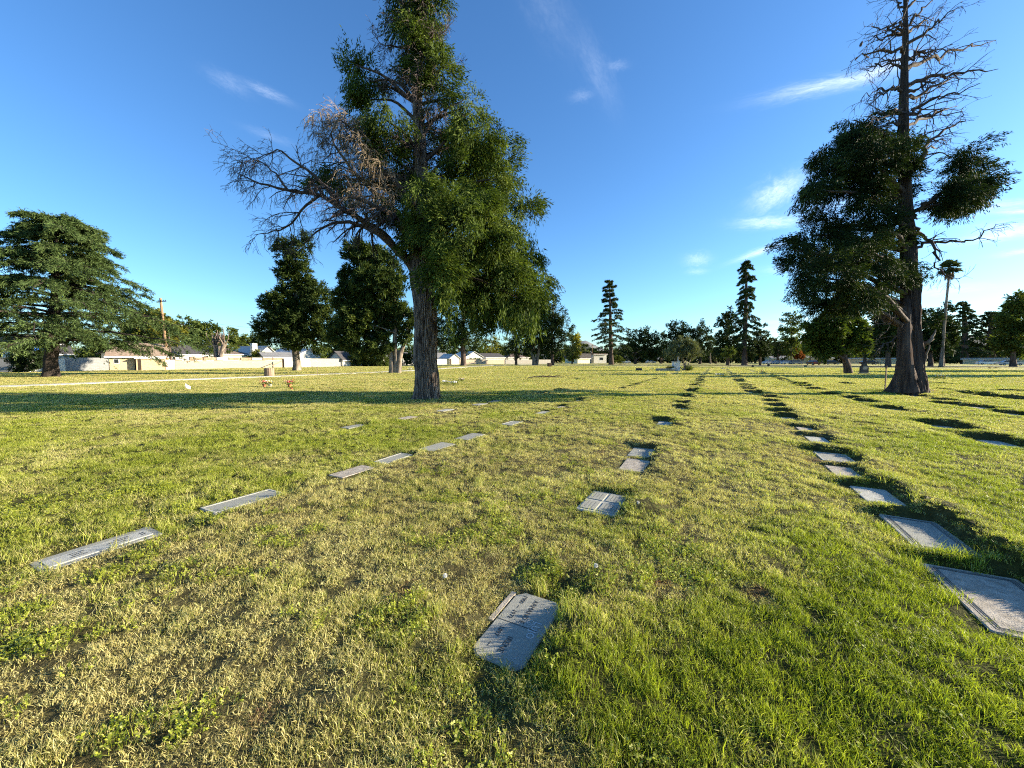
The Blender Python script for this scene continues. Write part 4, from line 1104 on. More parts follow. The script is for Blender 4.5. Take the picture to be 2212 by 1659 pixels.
def tiered(root, tp, tr, prof, rng, n=70, zlo=0.15, arch=.28, sub=13, leafmat_=None, barkmat=None, Ll=.24, Wl=.06, m=6, droop=.5, nsp=7, subL=.30, rad0=.10, squash=.35, up0=.15):
    """conifer: branches in tiers along the trunk; prof = [(height fraction, radius)]"""
    H = tp[-1, 2] - tp[0, 2]
    t = zlo + (1 - zlo) * np.linspace(0, 1, n) ** .9 + rng.normal(size=n) * .012
    t = np.clip(t, zlo, .985)
    az = np.arange(n) * 2.39996 + rng.normal(size=n) * .4
    R = np.interp(t, [a for a, b in prof], [b for a, b in prof]) * rng.uniform(.5, 1.15, n)
    zz = tp[0, 2] + t * H
    a = np.stack([np.interp(zz, tp[:, 2], tp[:, 0]), np.interp(zz, tp[:, 2], tp[:, 1]), zz], 1)
    K = 12; u = np.linspace(0, 1, K)
    dirs = np.stack([np.cos(az), np.sin(az), np.zeros(n)], 1)
    prof_z = up0 * u - arch * u ** 2.2
    Pb = a[:, None] + dirs[:, None] * (R[:, None] * u[None])[..., None]
    Pb[..., 2] += R[:, None] * prof_z[None] * rng.uniform(.7, 1.3, n)[:, None]
    Pb += rng.normal(size=Pb.shape) * (.02 * R[:, None, None]) * u[None, :, None]
    Rb = (np.minimum(rad0 * (R / R.max()) + .015, .2))[:, None] * np.linspace(1, .15, K)[None]
    gb = Geo(); v, q = tubes(Pb, Rb, 5); gb.add(v, q)
    # side branchlets, mostly in the plane of the branch
    i = np.repeat(np.arange(n), sub); N = len(i)
    s = rng.uniform(.12, 1.0, N); kf = s * (K - 1); kk = np.minimum(kf.astype(int), K - 2); f = (kf - kk)[:, None]
    p0 = Pb[i, kk] * (1 - f) + Pb[i, kk + 1] * f
    side = np.stack([-dirs[i, 1], dirs[i, 0], np.zeros(N)], 1) * np.where(rng.uniform(size=N) < .5, 1, -1)[:, None]
    L = R[i] * subL * rng.uniform(.5, 1.2, N) * (1.15 - .6 * s) + .15
    d = unit(dirs[i] * .75 + side * rng.uniform(.5, 1.1, (N, 1)) + rng.normal(size=(N, 3)) * .12)
    K2 = 5; u2 = np.linspace(0, 1, K2)
    Ps = p0[:, None] + d[:, None] * (L[:, None] * u2)[..., None]
    Ps[..., 2] -= (L[:, None] * squash * u2[None] ** 2)
    v, q = tubes(Ps, np.full((N, K2), .012) * np.linspace(1, .4, K2)[None], 3); gb.add(v, q)
    kid(gb, 'branches', barkmat or M['bark_dark'], root)
    # needles: sprays along branchlets and branch ends
    j = np.repeat(np.arange(N), nsp); w = rng.uniform(0, 1, len(j)) * (K2 - 1); k2 = np.minimum(w.astype(int), K2 - 2); f = (w - k2)[:, None]
    B = Ps[j, k2] * (1 - f) + Ps[j, k2 + 1] * f
    A = unit(d[j] * .8 + rng.normal(size=(len(j), 3)) * .35 + np.array([0, 0, -droop]))
    g = Geo(); sprays(g, B, A, m, .32, Ll, Wl, rng, .55, droop * .6)
    kid(g, 'foliage', leafmat_ or M['pine'], root)

def make_deodar():
    rng = np.random.RandomState(21)
    base = G(110, 814); Y = base[1]; k = pxs(Y)
    root = thing('cedar_tree', 'wide spreading grey green cedar with drooping tiers, at the left edge by the wall', 'tree', (base[0], base[1], H1(base[0], base[1])))
    spec = [(110, 818, 22), (110, 800, 18), (112, 760, 15), (116, 700, 13), (120, 640, 11), (122, 570, 8), (124, 510, 5), (128, 466, 1)]
    pts = [P(a, b, Y) for a, b, w in spec]; rad = [w * k * .66 for a, b, w in spec]
    g = Geo(); tp, tr = trunk(g, pts, rad, rng, 36, 60, .12, .15, 6, 9)
    kid(g, 'trunk', M['bark_shaded'], root, True)
    prof = [(.2, 8.8), (.32, 9.6), (.45, 8.2), (.6, 6.3), (.75, 5.0), (.9, 4.0), (1.0, 2.2)]
    tiered(root, tp, tr, prof, rng, 96, .21, .40, 24, M['deodar'], M['bark_shaded'], .24, .055, 7, .45, 15, .30, .13, .42, .22)
make_deodar()

def make_pine(px, py, specs, prof, label, seed, mat, n=60, widen=1.22, **kw):
    rng = np.random.RandomState(seed)
    base = G(px, py); Y = base[1]; k = pxs(Y)
    root = thing('pine_tree', label, 'tree', (base[0], base[1], 0))
    pts = [P(a, b, Y) for a, b, w in specs]; rad = [w * k for a, b, w in specs]
    g = Geo(); tp, tr = trunk(g, pts, rad, rng, 20, 40, .1, .2, 5, 7)
    kid(g, 'trunk', M['bark_dark'], root, True)
    prof = [(a, b * k * widen) for a, b in prof]
    tiered(root, tp, tr, prof, rng, n, leafmat_=mat, **kw)
    return root
make_pine(1320, 788, [(1321, 790, 6), (1320, 770, 4.5), (1319, 720, 3.6), (1318, 660, 2.2), (1317, 604, .5)],
          [(.12, 36), (.28, 40), (.42, 40), (.52, 30), (.62, 17), (.75, 12), (.85, 11), (.93, 11), (1, 5)], 'dark pine with narrow ragged spire alone in the middle distance', 31, M['pine'], 70, zlo=.14, arch=.30, sub=12, Ll=.5, Wl=.12, m=8, droop=.45, nsp=6, subL=.34, up0=.28, squash=.3)
make_pine(1608, 789, [(1608, 791, 6), (1608, 770, 5), (1610, 700, 4), (1612, 620, 2.5), (1611, 560, .6)],
          [(.08, 26), (.25, 26), (.4, 24), (.5, 18), (.6, 13), (.8, 13), (.92, 12), (1, 4)], 'tallest thin dark spire of the far trees, drooping branches', 32, M['pine'], 84, zlo=.12, arch=.55, sub=11, Ll=.5, Wl=.12, m=8, droop=.7, nsp=6, subL=.36, up0=.1, squash=.6)

def make_round(px, py, trunks, blobs, label, seed, mat, bark, name='cedar_tree', sub=None, Ll=.34, Wl=.10, m=9, dens=1.15, droop=.15, Y=None, fill=.3, cat='tree', Ls=None, twigs=0):
    """tree with crown masses measured from the photograph; trunks: list of [(px,py,halfwidth), ...]"""
    rng = np.random.RandomState(seed)
    if Y is None:
        base = G(px, py); Y = base[1]
    else:
        base = P(px, 778 + F * CAMH / Y, Y)
    k = pxs(Y)
    root = thing(name, label, cat, (base[0], base[1], H1(base[0], base[1])))
    g = Geo(); bb = px_blobs(blobs, Y, rng)
    for n_, tk in enumerate(trunks):
        pts = [P(a, b, Y + (n_ % 2) * .5 * k * 5) for a, b, w in tk]; rad = [w * k * .74 for a, b, w in tk]
        tp, tr = trunk(g, pts, rad, rng, 26, 44, .16, .15 if n_ == 0 else 0, 5, 7)
        limbs_to(g, tp, tr, [b for j, b in enumerate(bb) if j % len(trunks) == n_], rng, 2.6 * k + .05, 7, 5)
    kid(g, 'trunk', bark, root, True)
    g = Geo()
    s = sub or 9 * k
    blob_foliage(g, bb, rng, dens, s, m, Ls or s * .75, Ll, Wl, droop, .8, .6, fill)
    kid(g, 'foliage', mat, root)
    return root
make_round(641, 801, [[(641, 803, 12), (641, 780, 9.5), (638, 755, 9), (636, 700, 6), (640, 620, 4), (638, 540, 2)]],
    [(625, 535, 22, 18), (655, 528, 16, 16), (612, 545, 10, 9), (640, 565, 22, 20), (625, 590, 20, 22), (648, 600, 24, 22), (607, 650, 26, 22), (640, 640, 34, 26), (672, 625, 26, 22), (690, 655, 28, 26), (590, 660, 18, 16), (580, 700, 20, 26), (615, 695, 34, 26), (655, 690, 36, 28), (700, 695, 24, 30), (572, 715, 14, 14), (600, 728, 26, 18), (650, 735, 34, 16), (690, 735, 26, 20), (632, 668, 30, 20)],
    'irregular dark cedar with a stepped narrow top, in front of the white gabled house', 41, M['cedar_mid'], M['bark_pale'], Ll=.42, Wl=.11)
make_round(851, 806, [[(846, 808, 8), (846, 780, 7), (842, 755, 7), (832, 735, 5), (815, 715, 3)], [(860, 808, 9), (862, 780, 8), (868, 755, 6), (875, 740, 4), (885, 720, 2)], [(854, 807, 5), (855, 770, 6), (853, 740, 6), (856, 690, 5), (852, 650, 3), (840, 600, 2)]],
    [(775, 545, 24, 22), (800, 560, 30, 24), (830, 575, 26, 22), (760, 600, 26, 20), (795, 610, 34, 26), (835, 610, 30, 24), (745, 640, 18, 16), (775, 650, 34, 26), (820, 655, 36, 28), (850, 640, 20, 24), (765, 695, 32, 26), (805, 700, 36, 28), (835, 690, 22, 24), (740, 720, 24, 22), (775, 738, 34, 22), (815, 740, 26, 18), (745, 665, 16, 16), (878, 680, 20, 16), (885, 705, 16, 18), (868, 672, 12, 12), (875, 725, 12, 12)],
    'multi trunked cedar with pale split stems and light green patches, left of the nearest trunk', 42, M['cedar_mid'], M['bark_pale'], Ll=.42, Wl=.11)
make_round(1001, 790, [[(1001, 792, 9), (1001, 775, 7), (1000, 750, 6), (1000, 700, 4), (1003, 670, 2)]],
    [(1003, 665, 16, 16), (990, 690, 22, 18), (1020, 690, 18, 16), (965, 700, 22, 20), (950, 725, 16, 18), (980, 725, 28, 20), (1012, 722, 26, 18), (1000, 745, 26, 12), (965, 745, 20, 12), (958, 680, 16, 14), (1030, 715, 12, 12)],
    'dark bushy cedar right behind the nearest trunk, lumpy crown', 43, M['cedar_dark'], M['bark_dark'], Ll=.5, Wl=.17)
make_round(1115, 788, [[(1115, 789, 4), (1115, 770, 3), (1114, 750, 2)]], [(1112, 742, 16, 10), (1120, 752, 16, 12), (1105, 757, 12, 10), (1116, 733, 10, 8), (1125, 765, 10, 8)],
    'small slim dark tree standing between two larger cedars', 44, M['cedar_dark'], M['bark_dark'], Ll=.6, Wl=.2)
make_round(1154, 789, [[(1154, 791, 6), (1153, 775, 5), (1148, 762, 3)], [(1156, 790, 4), (1160, 770, 3), (1168, 755, 2)], [(1160, 789, 4), (1165, 740, 4), (1168, 690, 3), (1166, 640, 1.5)]],
    [(1168, 625, 18, 16), (1160, 650, 24, 20), (1180, 650, 16, 18), (1150, 680, 26, 22), (1175, 685, 24, 24), (1140, 705, 18, 18), (1160, 715, 28, 24), (1185, 715, 18, 22), (1135, 735, 18, 14), (1160, 745, 26, 16), (1185, 745, 16, 16)],
    'tall dark cedar at the right end of the left group with pale forked stem', 45, M['cedar_dark'], M['bark_pale'], Ll=.6, Wl=.2)
make_round(1194, 789, [[(1194, 791, 5), (1193, 770, 4.5), (1192, 720, 3.5), (1194, 680, 2.5), (1196, 645, 1)]],
    [(1200, 668, 12, 11), (1212, 690, 17, 14), (1196, 700, 14, 14), (1222, 712, 15, 18), (1205, 728, 18, 16), (1190, 750, 14, 14), (1215, 755, 18, 14), (1228, 738, 8, 14)],
    'narrow cedar with bare snag tip beside a brown box', 46, M['cedar_dark'], M['bark_dark'], Ll=.6, Wl=.2, dens=.8)
make_round(1236, 785, [[(1236, 786, 2.5), (1236, 765, 2), (1237, 745, 1)]], [(1236, 745, 10, 14), (1240, 760, 10, 12), (1232, 762, 9, 10), (1238, 728, 7, 8)],
    'yellowing tree catching the sun at the end of the left group', 47, M['yellow'], M['bark_dark'], 'broadleaf_tree', Ll=.8, Wl=.45, Y=150)
# trees of the far belt: (px, base py, Y, crown masses, label, material, trunk half width)
FAR = [
 (1372, 150, [(1360, 745, 16, 16), (1378, 735, 20, 18), (1395, 725, 16, 12), (1410, 745, 18, 20), (1385, 758, 26, 18), (1352, 762, 14, 12), (1412, 765, 12, 10)], 'low dark rounded tree right of the lone pine', 'dark_tree', 3.5, 'cedar_tree'),
 (1428, 170, [(1432, 735, 14, 14), (1425, 755, 16, 18), (1440, 760, 12, 16)], 'small dark tree in the gap behind the white bush', 'dark_tree', 2.5, 'cedar_tree'),
 (1462, 150, [(1452, 706, 8, 8), (1466, 715, 18, 16), (1485, 722, 16, 14), (1455, 735, 18, 18), (1478, 745, 22, 20), (1462, 762, 22, 14)], 'broad dark tree right behind the white bush', 'dark_tree', 3.5, 'cedar_tree'),
 (1512, 150, [(1513, 704, 9, 8), (1506, 716, 12, 10), (1520, 722, 12, 12), (1500, 740, 14, 16), (1525, 740, 14, 16), (1512, 758, 20, 14)], 'dark tree with a small knob top beside the white bush', 'dark_tree', 3.5, 'cedar_tree'),
 (1546, 165, [(1546, 750, 14, 14), (1556, 760, 14, 12), (1536, 765, 12, 10)], 'low dark tree left of the tallest spire', 'dark_tree', 2.5, 'cedar_tree'),
 (1572, 120, [(1574, 676, 8, 9), (1566, 692, 13, 12), (1582, 700, 13, 12), (1560, 712, 12, 12), (1575, 728, 18, 16), (1562, 748, 14, 14), (1584, 755, 16, 14)], 'leafy dark tree leaning on the left of the tallest spire', 'dark_tree', 4, 'cedar_tree'),
 (1642, 115, [(1640, 712, 9, 9), (1648, 722, 8, 8), (1636, 735, 9, 10), (1650, 745, 14, 12), (1640, 760, 14, 12), (1657, 757, 12, 10)], 'loose little tree on the right of the tallest spire', 'dark_tree', 2.5, 'cedar_tree'),
 (1680, 150, [(1678, 742, 15, 10), (1682, 756, 18, 12), (1692, 765, 12, 9)], 'round dark bushy tree left of the poplar', 'dark_tree', 3, 'broadleaf_tree'),
 (1709, 145, [(1709, 692, 14, 14), (1717, 702, 11, 15), (1701, 710, 10, 14), (1711, 722, 13, 15), (1705, 745, 11, 14), (1716, 742, 9, 16), (1711, 762, 12, 10)], 'sunlit olive green poplar standing clear of the others', 'broad', 2.5, 'poplar_tree'),
 (1750, 160, [(1750, 745, 18, 8), (1762, 755, 14, 10), (1738, 758, 14, 10)], 'pale leaved tree low between poplar and leaning tree', 'broad', 2, 'broadleaf_tree'),
 (1868, 100, [(1880, 722, 20, 12), (1862, 735, 22, 16), (1890, 742, 22, 16), (1872, 757, 24, 12)], 'sunlit olive tree behind the leaning tree', 'broad', 4, 'broadleaf_tree'),
 (1918, 85, [(1908, 690, 18, 12), (1932, 680, 20, 14), (1896, 712, 16, 12), (1918, 715, 24, 18), (1940, 720, 16, 22), (1910, 740, 20, 16), (1935, 750, 20, 16)], 'dark cedar just left of the dead topped trunk', 'cedar_dark', 6, 'cedar_tree'),
 (2010, 90, [(2005, 690, 14, 14), (2012, 712, 16, 18), (2002, 735, 16, 18), (2016, 750, 16, 16)], 'dark cedar just right of the dead topped trunk', 'cedar_dark', 5, 'cedar_tree'),
 (2036, 100, [(2036, 668, 9, 9), (2030, 690, 16, 14), (2044, 706, 14, 16), (2032, 728, 18, 18), (2046, 745, 16, 16)], 'dark cedar behind the tall palm stem', 'cedar_dark', 4, 'cedar_tree'),
 (2188, 85, [(2200, 650, 14, 14), (2190, 672, 18, 16), (2208, 690, 20, 20), (2180, 700, 18, 18), (2200, 722, 24, 20), (2178, 735, 16, 16), (2196, 750, 22, 14)], 'broad olive tree at the right edge of the photograph', 'broad', 6, 'broadleaf_tree'),
]
for i, (px, Y, bl, lab, mt, tw, nm) in enumerate(FAR):
    yb = 778 + F * CAMH / Y
    top = min(b[1] for b in bl)
    make_round(px, yb, [[(px, yb + 1, tw * 1.2), (px, yb - 12, tw), (px, (yb + top) / 2, tw * .6), (px + 1, top + 8, tw * .2)]], bl, lab, 60 + i, M[mt], M['bark_dark'], nm, Y=Y, Ll=.75, Wl=.30, m=6, dens=.85, sub=max(.6, 7.5 * Y / F), Ls=.8)
# spruces of the right group
make_pine(2084, 786, [(2084, 788, 7), (2084, 760, 5), (2084, 700, 4), (2080, 650, 1)], [(.1, 34), (.3, 34), (.5, 27), (.7, 20), (.85, 12), (1, 6)], 'broad dark conifer with a thin crooked tip, right of the tall palm stem', 51, M['pine'], 70, zlo=.06, arch=.4, sub=12, Ll=.6, Wl=.22, m=5, droop=.5, nsp=6, subL=.4, up0=.1)
make_pine(2139, 786, [(2139, 788, 8), (2139, 760, 6), (2140, 710, 4), (2141, 672, 1)], [(.12, 28), (.3, 30), (.5, 27), (.75, 22), (.92, 17), (1, 8)], 'dark blunt topped conifer between the crooked conifer and the edge tree', 52, M['pine'], 70, zlo=.14, arch=.3, sub=12, Ll=.6, Wl=.22, m=5, droop=.4, nsp=6, subL=.4, up0=.15)
# leaning tree by the dark headstone
make_round(1833, 807, [[(1833, 809, 10), (1828, 785, 8), (1822, 765, 6), (1818, 735, 5), (1812, 700, 3)]],
    [(1800, 690, 22, 16), (1825, 682, 20, 14), (1770, 705, 22, 14), (1790, 720, 28, 18), (1830, 712, 28, 20), (1755, 725, 16, 14), (1770, 745, 24, 16), (1805, 750, 28, 16), (1845, 745, 22, 16), (1840, 722, 18, 12), (1785, 765, 16, 8)],
    'leaning tree with spreading dull green crown beside the dark headstone', 48, M['cedar'], M['bark_dark'], 'cedar_tree', Ll=.40, Wl=.13)
# trees behind the wall at the left
LEFTFAR = [
 (330, 78, [(300, 700, 24, 18), (325, 692, 26, 18), (350, 700, 24, 18), (372, 720, 20, 18), (310, 725, 30, 18), (340, 728, 30, 20)], 'yellow green tree behind the tan garage', 'yellow', 'broadleaf_tree'),
 (402, 110, [(398, 700, 12, 12), (408, 712, 13, 12), (390, 716, 12, 10), (402, 728, 18, 12)], 'loose topped tree right of the wooden pole', 'broad', 'broadleaf_tree'),
 (440, 100, [(430, 718, 18, 14), (448, 712, 18, 14), (420, 732, 16, 12), (445, 735, 26, 14)], 'green tree over the dark roof', 'broad', 'broadleaf_tree'),
 (512, 105, [(505, 728, 18, 14), (520, 740, 14, 10), (498, 742, 14, 10)], 'ruddy green tree over the brown hip roof', 'broad', 'broadleaf_tree'),
 (548, 115, [(545, 742, 18, 12), (560, 735, 14, 10), (535, 752, 12, 9), (556, 755, 18, 10)], 'dark shrub like tree between two roofs', 'dark_tree', 'broadleaf_tree'),
 (742, 105, [(725, 748, 18, 14), (748, 745, 20, 14), (735, 762, 24, 10), (770, 752, 16, 12)], 'bright green tree behind the shaded wall', 'broad', 'broadleaf_tree'),
 (905, 130, [(890, 752, 14, 10), (905, 758, 16, 10)], 'green tree behind the white house left of the nearest trunk', 'broad', 'broadleaf_tree'),
 (1060, 175, [(1050, 745, 16, 10), (1066, 740, 14, 10), (1058, 757, 20, 10)], 'sunny green tree over the low houses', 'yellow', 'broadleaf_tree'),
 (1092, 180, [(1088, 742, 14, 12), (1098, 755, 14, 10), (1080, 758, 12, 9)], 'second sunny tree over the low houses, right one', 'broad', 'broadleaf_tree'),
 (1025, 165, [(1022, 752, 14, 10), (1036, 745, 12, 10), (1030, 762, 14, 8)], 'dull green tree between the dark cedar and the sunny trees', 'broad', 'broadleaf_tree'),
]
for i, (px, Y, bl, lab, mt, nm) in enumerate(LEFTFAR):
    yb = 778 + F * CAMH / Y
    top = min(b[1] for b in bl)
    make_round(px, yb, [[(px, yb, 3), (px, yb - 12, 2.5), (px, (yb + top) / 2, 1.6), (px + 1, top + 8, .6)]], bl, lab, 90 + i, M[mt], M['bark_dark'], nm, Y=Y, Ll=.6, Wl=.32, m=6, dens=.8, sub=max(.6, 7 * Y / F), Ls=.7)
def far_mass(name, px0, px1, Y, hpx, seed, mat, label):
    """wooded belt on the horizon that reads as one mass"""
    rng = np.random.RandomState(seed); g = Geo()
    bl = []
    x = px0
    while x < px1:
        h = hpx * rng.uniform(.6, 1.15); w = rng.uniform(9, 18)
        bl.append((x, 781 - h * .55, w, h * .55, rng.uniform(-4, 8))); x += w * .9
    bb = px_blobs(bl, Y, rng, .7)
    blob_foliage(g, bb, rng, .6, 1.6, 6, 1.2, 1.3, .6, .1, .8, .7, .3)
    o = g.build(name, mat)
    tag(o, label, 'trees', kind='stuff')
far_mass('distant_trees', 1250, 1600, 210, 22, 5, M['dark_tree'], 'dark belt of far trees in the middle of the horizon')
far_mass('distant_trees', 1600, 2300, 190, 30, 6, M['dark_tree'], 'dark belt of far trees on the right horizon')
far_mass('distant_trees', -120, 700, 150, 26, 7, M['broad'], 'green belt of trees behind the houses at left')
far_mass('distant_trees', 700, 1240, 200, 22, 9, M['broad'], 'green belt of trees behind the low houses in the middle')

# ------------------------------------------------------------------ walls, houses, poles beyond the lawn
M['stucco_tan'] = pmat('stucco_tan', (.52, .40, .23), .9, (.60, .47, .29), 3, .2, 60)
M['stucco_white'] = pmat('stucco_white', (.52, .50, .44), .9, (.60, .58, .51), 2, .2, 60)
M['stucco_yellow'] = pmat('stucco_yellow', (.62, .58, .38), .9, (.70, .66, .46), 2, .2, 60)
M['trim'] = pmat('white_trim', (.75, .74, .70), .7)
M['roof_brown'] = pmat('roof_brown', (.10, .07, .055), .95, (.20, .15, .12), 3, .5, 12)
M['roof_tan'] = pmat('roof_tan', (.26, .18, .12), .95, (.38, .28, .20), 3, .5, 12)
M['roof_dark'] = pmat('roof_dark', (.03, .03, .032), .95, (.10, .09, .09), 3, .5, 12)
M['roof_grey'] = pmat('roof_grey', (.16, .16, .16), .95, (.26, .25, .24), 3, .5, 12)
M['roof_pale'] = pmat('roof_pale', (.42, .41, .38), .95, (.54, .53, .50), 3, .5, 12)
M['glass'] = pmat('window_glass', (.02, .025, .03), .12, spec=.6)
M['dark_wood'] = pmat('dark_wood', (.05, .035, .025), .9)
M['pole_wood'] = pmat('pole_wood', (.20, .12, .065), .9, (.34, .21, .12), 3, .5, 12, (1, 1, .1))
M['brown_wood'] = pmat('brown_wood', (.22, .15, .10), .9, (.34, .25, .17), 4, .4, 20, (1, 1, .2))
M['wire'] = pmat('wire', (.03, .03, .03), .7)
M['steel'] = pmat('galvanised', (.4, .4, .4), .5, metal=.6)
def brickmat(name, c1, c2, mort, bw=.4, bh=.2):
    m = bpy.data.materials.new(name); m.use_nodes = True
    t = NT(m.node_tree)
    tc = t.n('ShaderNodeTexCoord')
    br = t.n('ShaderNodeTexBrick', ins={'Vector': tc.outputs['UV'], 'Color1': (*c1, 1), 'Color2': (*c2, 1), 'Mortar': (*mort, 1), 'Scale': 1.0, 'Mortar Size': .012, 'Brick Width': bw, 'Row Height': bh})
    nz = t.noise(tc.outputs['Object'], 1.2, 4)
    col = t.mix(t.m('MULTIPLY', nz.outputs[0], .5), br.outputs[0], tuple(a * .7 for a in c1))
    bs = t.n('ShaderNodeBsdfPrincipled', ins={'Base Color': col, 'Roughness': .95, 'Specular IOR Level': .1})
    t.n('ShaderNodeOutputMaterial', ins={0: bs.outputs[0]})
    return m
M['block_grey'] = brickmat('grey_block', (.24, .24, .24), (.34, .34, .33), (.16, .16, .16), .42, .12)
M['block_pink'] = brickmat('pinkish_block', (.50, .38, .32), (.56, .45, .38), (.40, .33, .29))
M['block_cream'] = brickmat('cream_block', (.42, .34, .24), (.47, .39, .29), (.32, .27, .20))
M['block_white'] = brickmat('white_block', (.42, .39, .34), (.47, .44, .39), (.34, .32, .28))

class Frame:
    """local frame along a wall foot: u along, v away behind, z up"""
    def __init__(self, a, b):
        a = np.array(a[:2]); b = np.array(b[:2])
        self.o = a; self.L = float(np.linalg.norm(b - a)); self.u = (b - a) / self.L
        v = np.array([-self.u[1], self.u[0]])
        if v @ a < 0: v = -v
        self.v = v
    def p(self, u, v, z):
        q = self.o + self.u * u + self.v * v
        return np.array([q[0], q[1], z])
    def box(self, g, u0, u1, v0, v1, z0, z1):
        c = [self.p(u, v, z) for z in (z0, z1) for u, v in ((u0, v0), (u1, v0), (u1, v1), (u0, v1))]
        return g.add(c, BOXQ)
def uv_wall(o, fr):
    me = o.data
    uv = me.uv_layers.new(name='UV')
    loc = o.parent.location if o.parent else o.location
    for l in me.loops:
        co = me.vertices[l.vertex_index].co + (o.parent.location if o.parent else o.location)
        q = np.array([co.x, co.y]) - fr.o
        uv.data[l.index].uv = (float(q @ fr.u + q @ fr.v), co.z)
def at(px, Y):
    d = ray(px, 778); return np.array([d[0] / d[1] * Y, Y])
def block_wall(pa, Ya, pb, Yb, h, mat, label, band=None, slots=False, cap=True, name='block_wall', h2=None):
    fr = Frame(at(pa, Ya), at(pb, Yb))
    root = thing(name, label, 'wall', (*fr.o, 0))
    g = Geo(); fr.box(g, 0, fr.L, 0, .2, -.2, h)
    o = kid(g, 'wall', mat, root); uv_wall(o, fr)
    if cap:
        g = Geo(); fr.box(g, -.02, fr.L + .02, -.03, .23, h, h + .06); kid(g, 'coping', M['block_white'] if band is None else mat, root)
    if band:
        n = int(fr.L / 1.9)
        for i in range(n):
            g = Geo(); w = fr.L / n
            fr.box(g, i * w + .06, (i + 1) * w - .06, .06, .12, h + .062, h + band)
            kid(g, 'board_panel', M['brown_wood'] if i % 3 else M['roof_pale'], root)
            g = Geo(); fr.box(g, i * w - .05, i * w + .05, .03, .17, h + .061, h + band + .05); kid(g, 'post', M['dark_wood'], root)
    if slots:
        n = int(fr.L / 2.6)
        for i in range(n):
            g = Geo(); fr.box(g, (i + .5) * 2.6 - .18, (i + .5) * 2.6 + .18, -.012, .03, h - .52, h - .26)
            kid(g, 'vent_block', M['block_pink'], root)
    return root, fr
def house(name, pa, Ya, pb, Yb, dep, eave, ridge, roof, wmat, rmat, label, windows=(), doors=(), chimney=None, over=.45, cat='house'):
    fr = Frame(at(pa, Ya), at(pb, Yb)); L = fr.L
    root = thing(name, label, cat, (*fr.o, 0))
    g = Geo(); fr.box(g, 0, L, 0, dep, -.2, eave)
    if roof == 'front':     # gable facing us
        g.add([fr.p(0, 0, eave), fr.p(L, 0, eave), fr.p(L / 2, 0, ridge), fr.p(0, .02, eave), fr.p(L, .02, eave), fr.p(L / 2, .02, ridge)], None, [(0, 1, 2), (4, 3, 5)])
    if roof == 'side':
        for u in (0, L):
            g.add([fr.p(u, 0, eave), fr.p(u, dep, eave), fr.p(u, dep / 2, ridge)], None, [(0, 1, 2)])
    kid(g, 'wall', wmat, root)
    g = Geo(); t = .12; e = eave + .02
    o_ = over
    def slab(pts):
        pts = [np.asarray(p) for p in pts]
        lo = [p - np.array([0, 0, t]) for p in pts]; n = len(pts)
        if n == 4:
            g.add(pts + lo, [(0, 1, 2, 3), (7, 6, 5, 4), (0, 4, 5, 1), (1, 5, 6, 2), (2, 6, 7, 3), (3, 7, 4, 0)])
        else:
            g.add(pts + lo, [(0, 3, 4, 1), (1, 4, 5, 2), (2, 5, 3, 0)], [(0, 1, 2), (5, 4, 3)])
    if roof == 'front':
        dz = o_ * (ridge - eave) / (L / 2)
        for s, ua, ub in ((0, -o_, L / 2), (1, L + o_, L / 2)):
            slab([fr.p(ua, -o_, e - dz + t), fr.p(ub, -o_, ridge + t), fr.p(ub, dep + o_, ridge + t), fr.p(ua, dep + o_, e - dz + t)])
    elif roof == 'side':
        dz = o_ * (ridge - eave) / (dep / 2)
        for va, vb in ((-o_, dep / 2), (dep + o_, dep / 2)):
            slab([fr.p(-o_, va, e - dz + t), fr.p(L + o_, va, e - dz + t), fr.p(L + o_, vb, ridge + t), fr.p(-o_, vb, ridge + t)])
    elif roof == 'hip':
        r = min(dep / 2, L * .4)
        a, b = fr.p(r, dep / 2, ridge + t), fr.p(L - r, dep / 2, ridge + t)
        c = [fr.p(-o_, -o_, e), fr.p(L + o_, -o_, e), fr.p(L + o_, dep + o_, e), fr.p(-o_, dep + o_, e)]
        g.add([c[0], c[1], b, a, c[2], c[3]], [(0, 1, 2, 3), (4, 5, 3, 2)], [(1, 4, 2), (5, 0, 3)])
        fr.box(g, -o_, L + o_, -o_, dep + o_, e - .16, e - .004)
    else:
        fr.box(g, -o_, L + o_, -o_, dep + o_, eave + .003, ridge)
    rf = kid(g, 'roof', rmat, root)
    g = Geo()
    fr.box(g, -o_ - .02, L + o_ + .02, -o_ - .04, -o_ - .003, e - .2 if roof != 'front' else e - .5, (e - .02) if roof != 'front' else e - .3)
    if roof == 'side': g.v = [v - np.array([0, 0, o_ * (ridge - eave) / (dep / 2) - .1], dtype=np.float32) for v in g.v]
    if roof in ('side', 'hip', 'flat'): kid(g, 'fascia', M['trim'], root)
    for (u, z, w, h) in windows:
        g = Geo(); fr.box(g, u * L - w / 2, u * L + w / 2, -.05, .0, z, z + h); f = kid(g, 'window', M['trim'], root)
        g = Geo(); fr.box(g, u * L - w / 2 + .07, u * L + w / 2 - .07, -.062, -.051, z + .07, z + h - .07)
        fr.box(g, u * L - .02, u * L + .02, -.066, -.063, z + .07, z + h - .07)
        p = g.build('pane', M['glass'], f); p.data.transform(Matrix.Translation(-root.location))
    for (u, w, h) in doors:
        g = Geo(); fr.box(g, u * L - w / 2, u * L + w / 2, -.04, .0, 0, h); kid(g, 'door', M['dark_wood'], root)
    if chimney:
        u, v, w, zt = chimney
        g = Geo(); fr.box(g, u * L - w / 2, u * L + w / 2, v, v + w * .7, eave, zt); fr.box(g, u * L - w / 2 - .06, u * L + w / 2 + .06, v - .06, v + w * .7 + .06, zt + .002, zt + .12)
        c = g.build('chimney', M['stucco_white'], rf); c.data.transform(Matrix.Translation(-root.location))
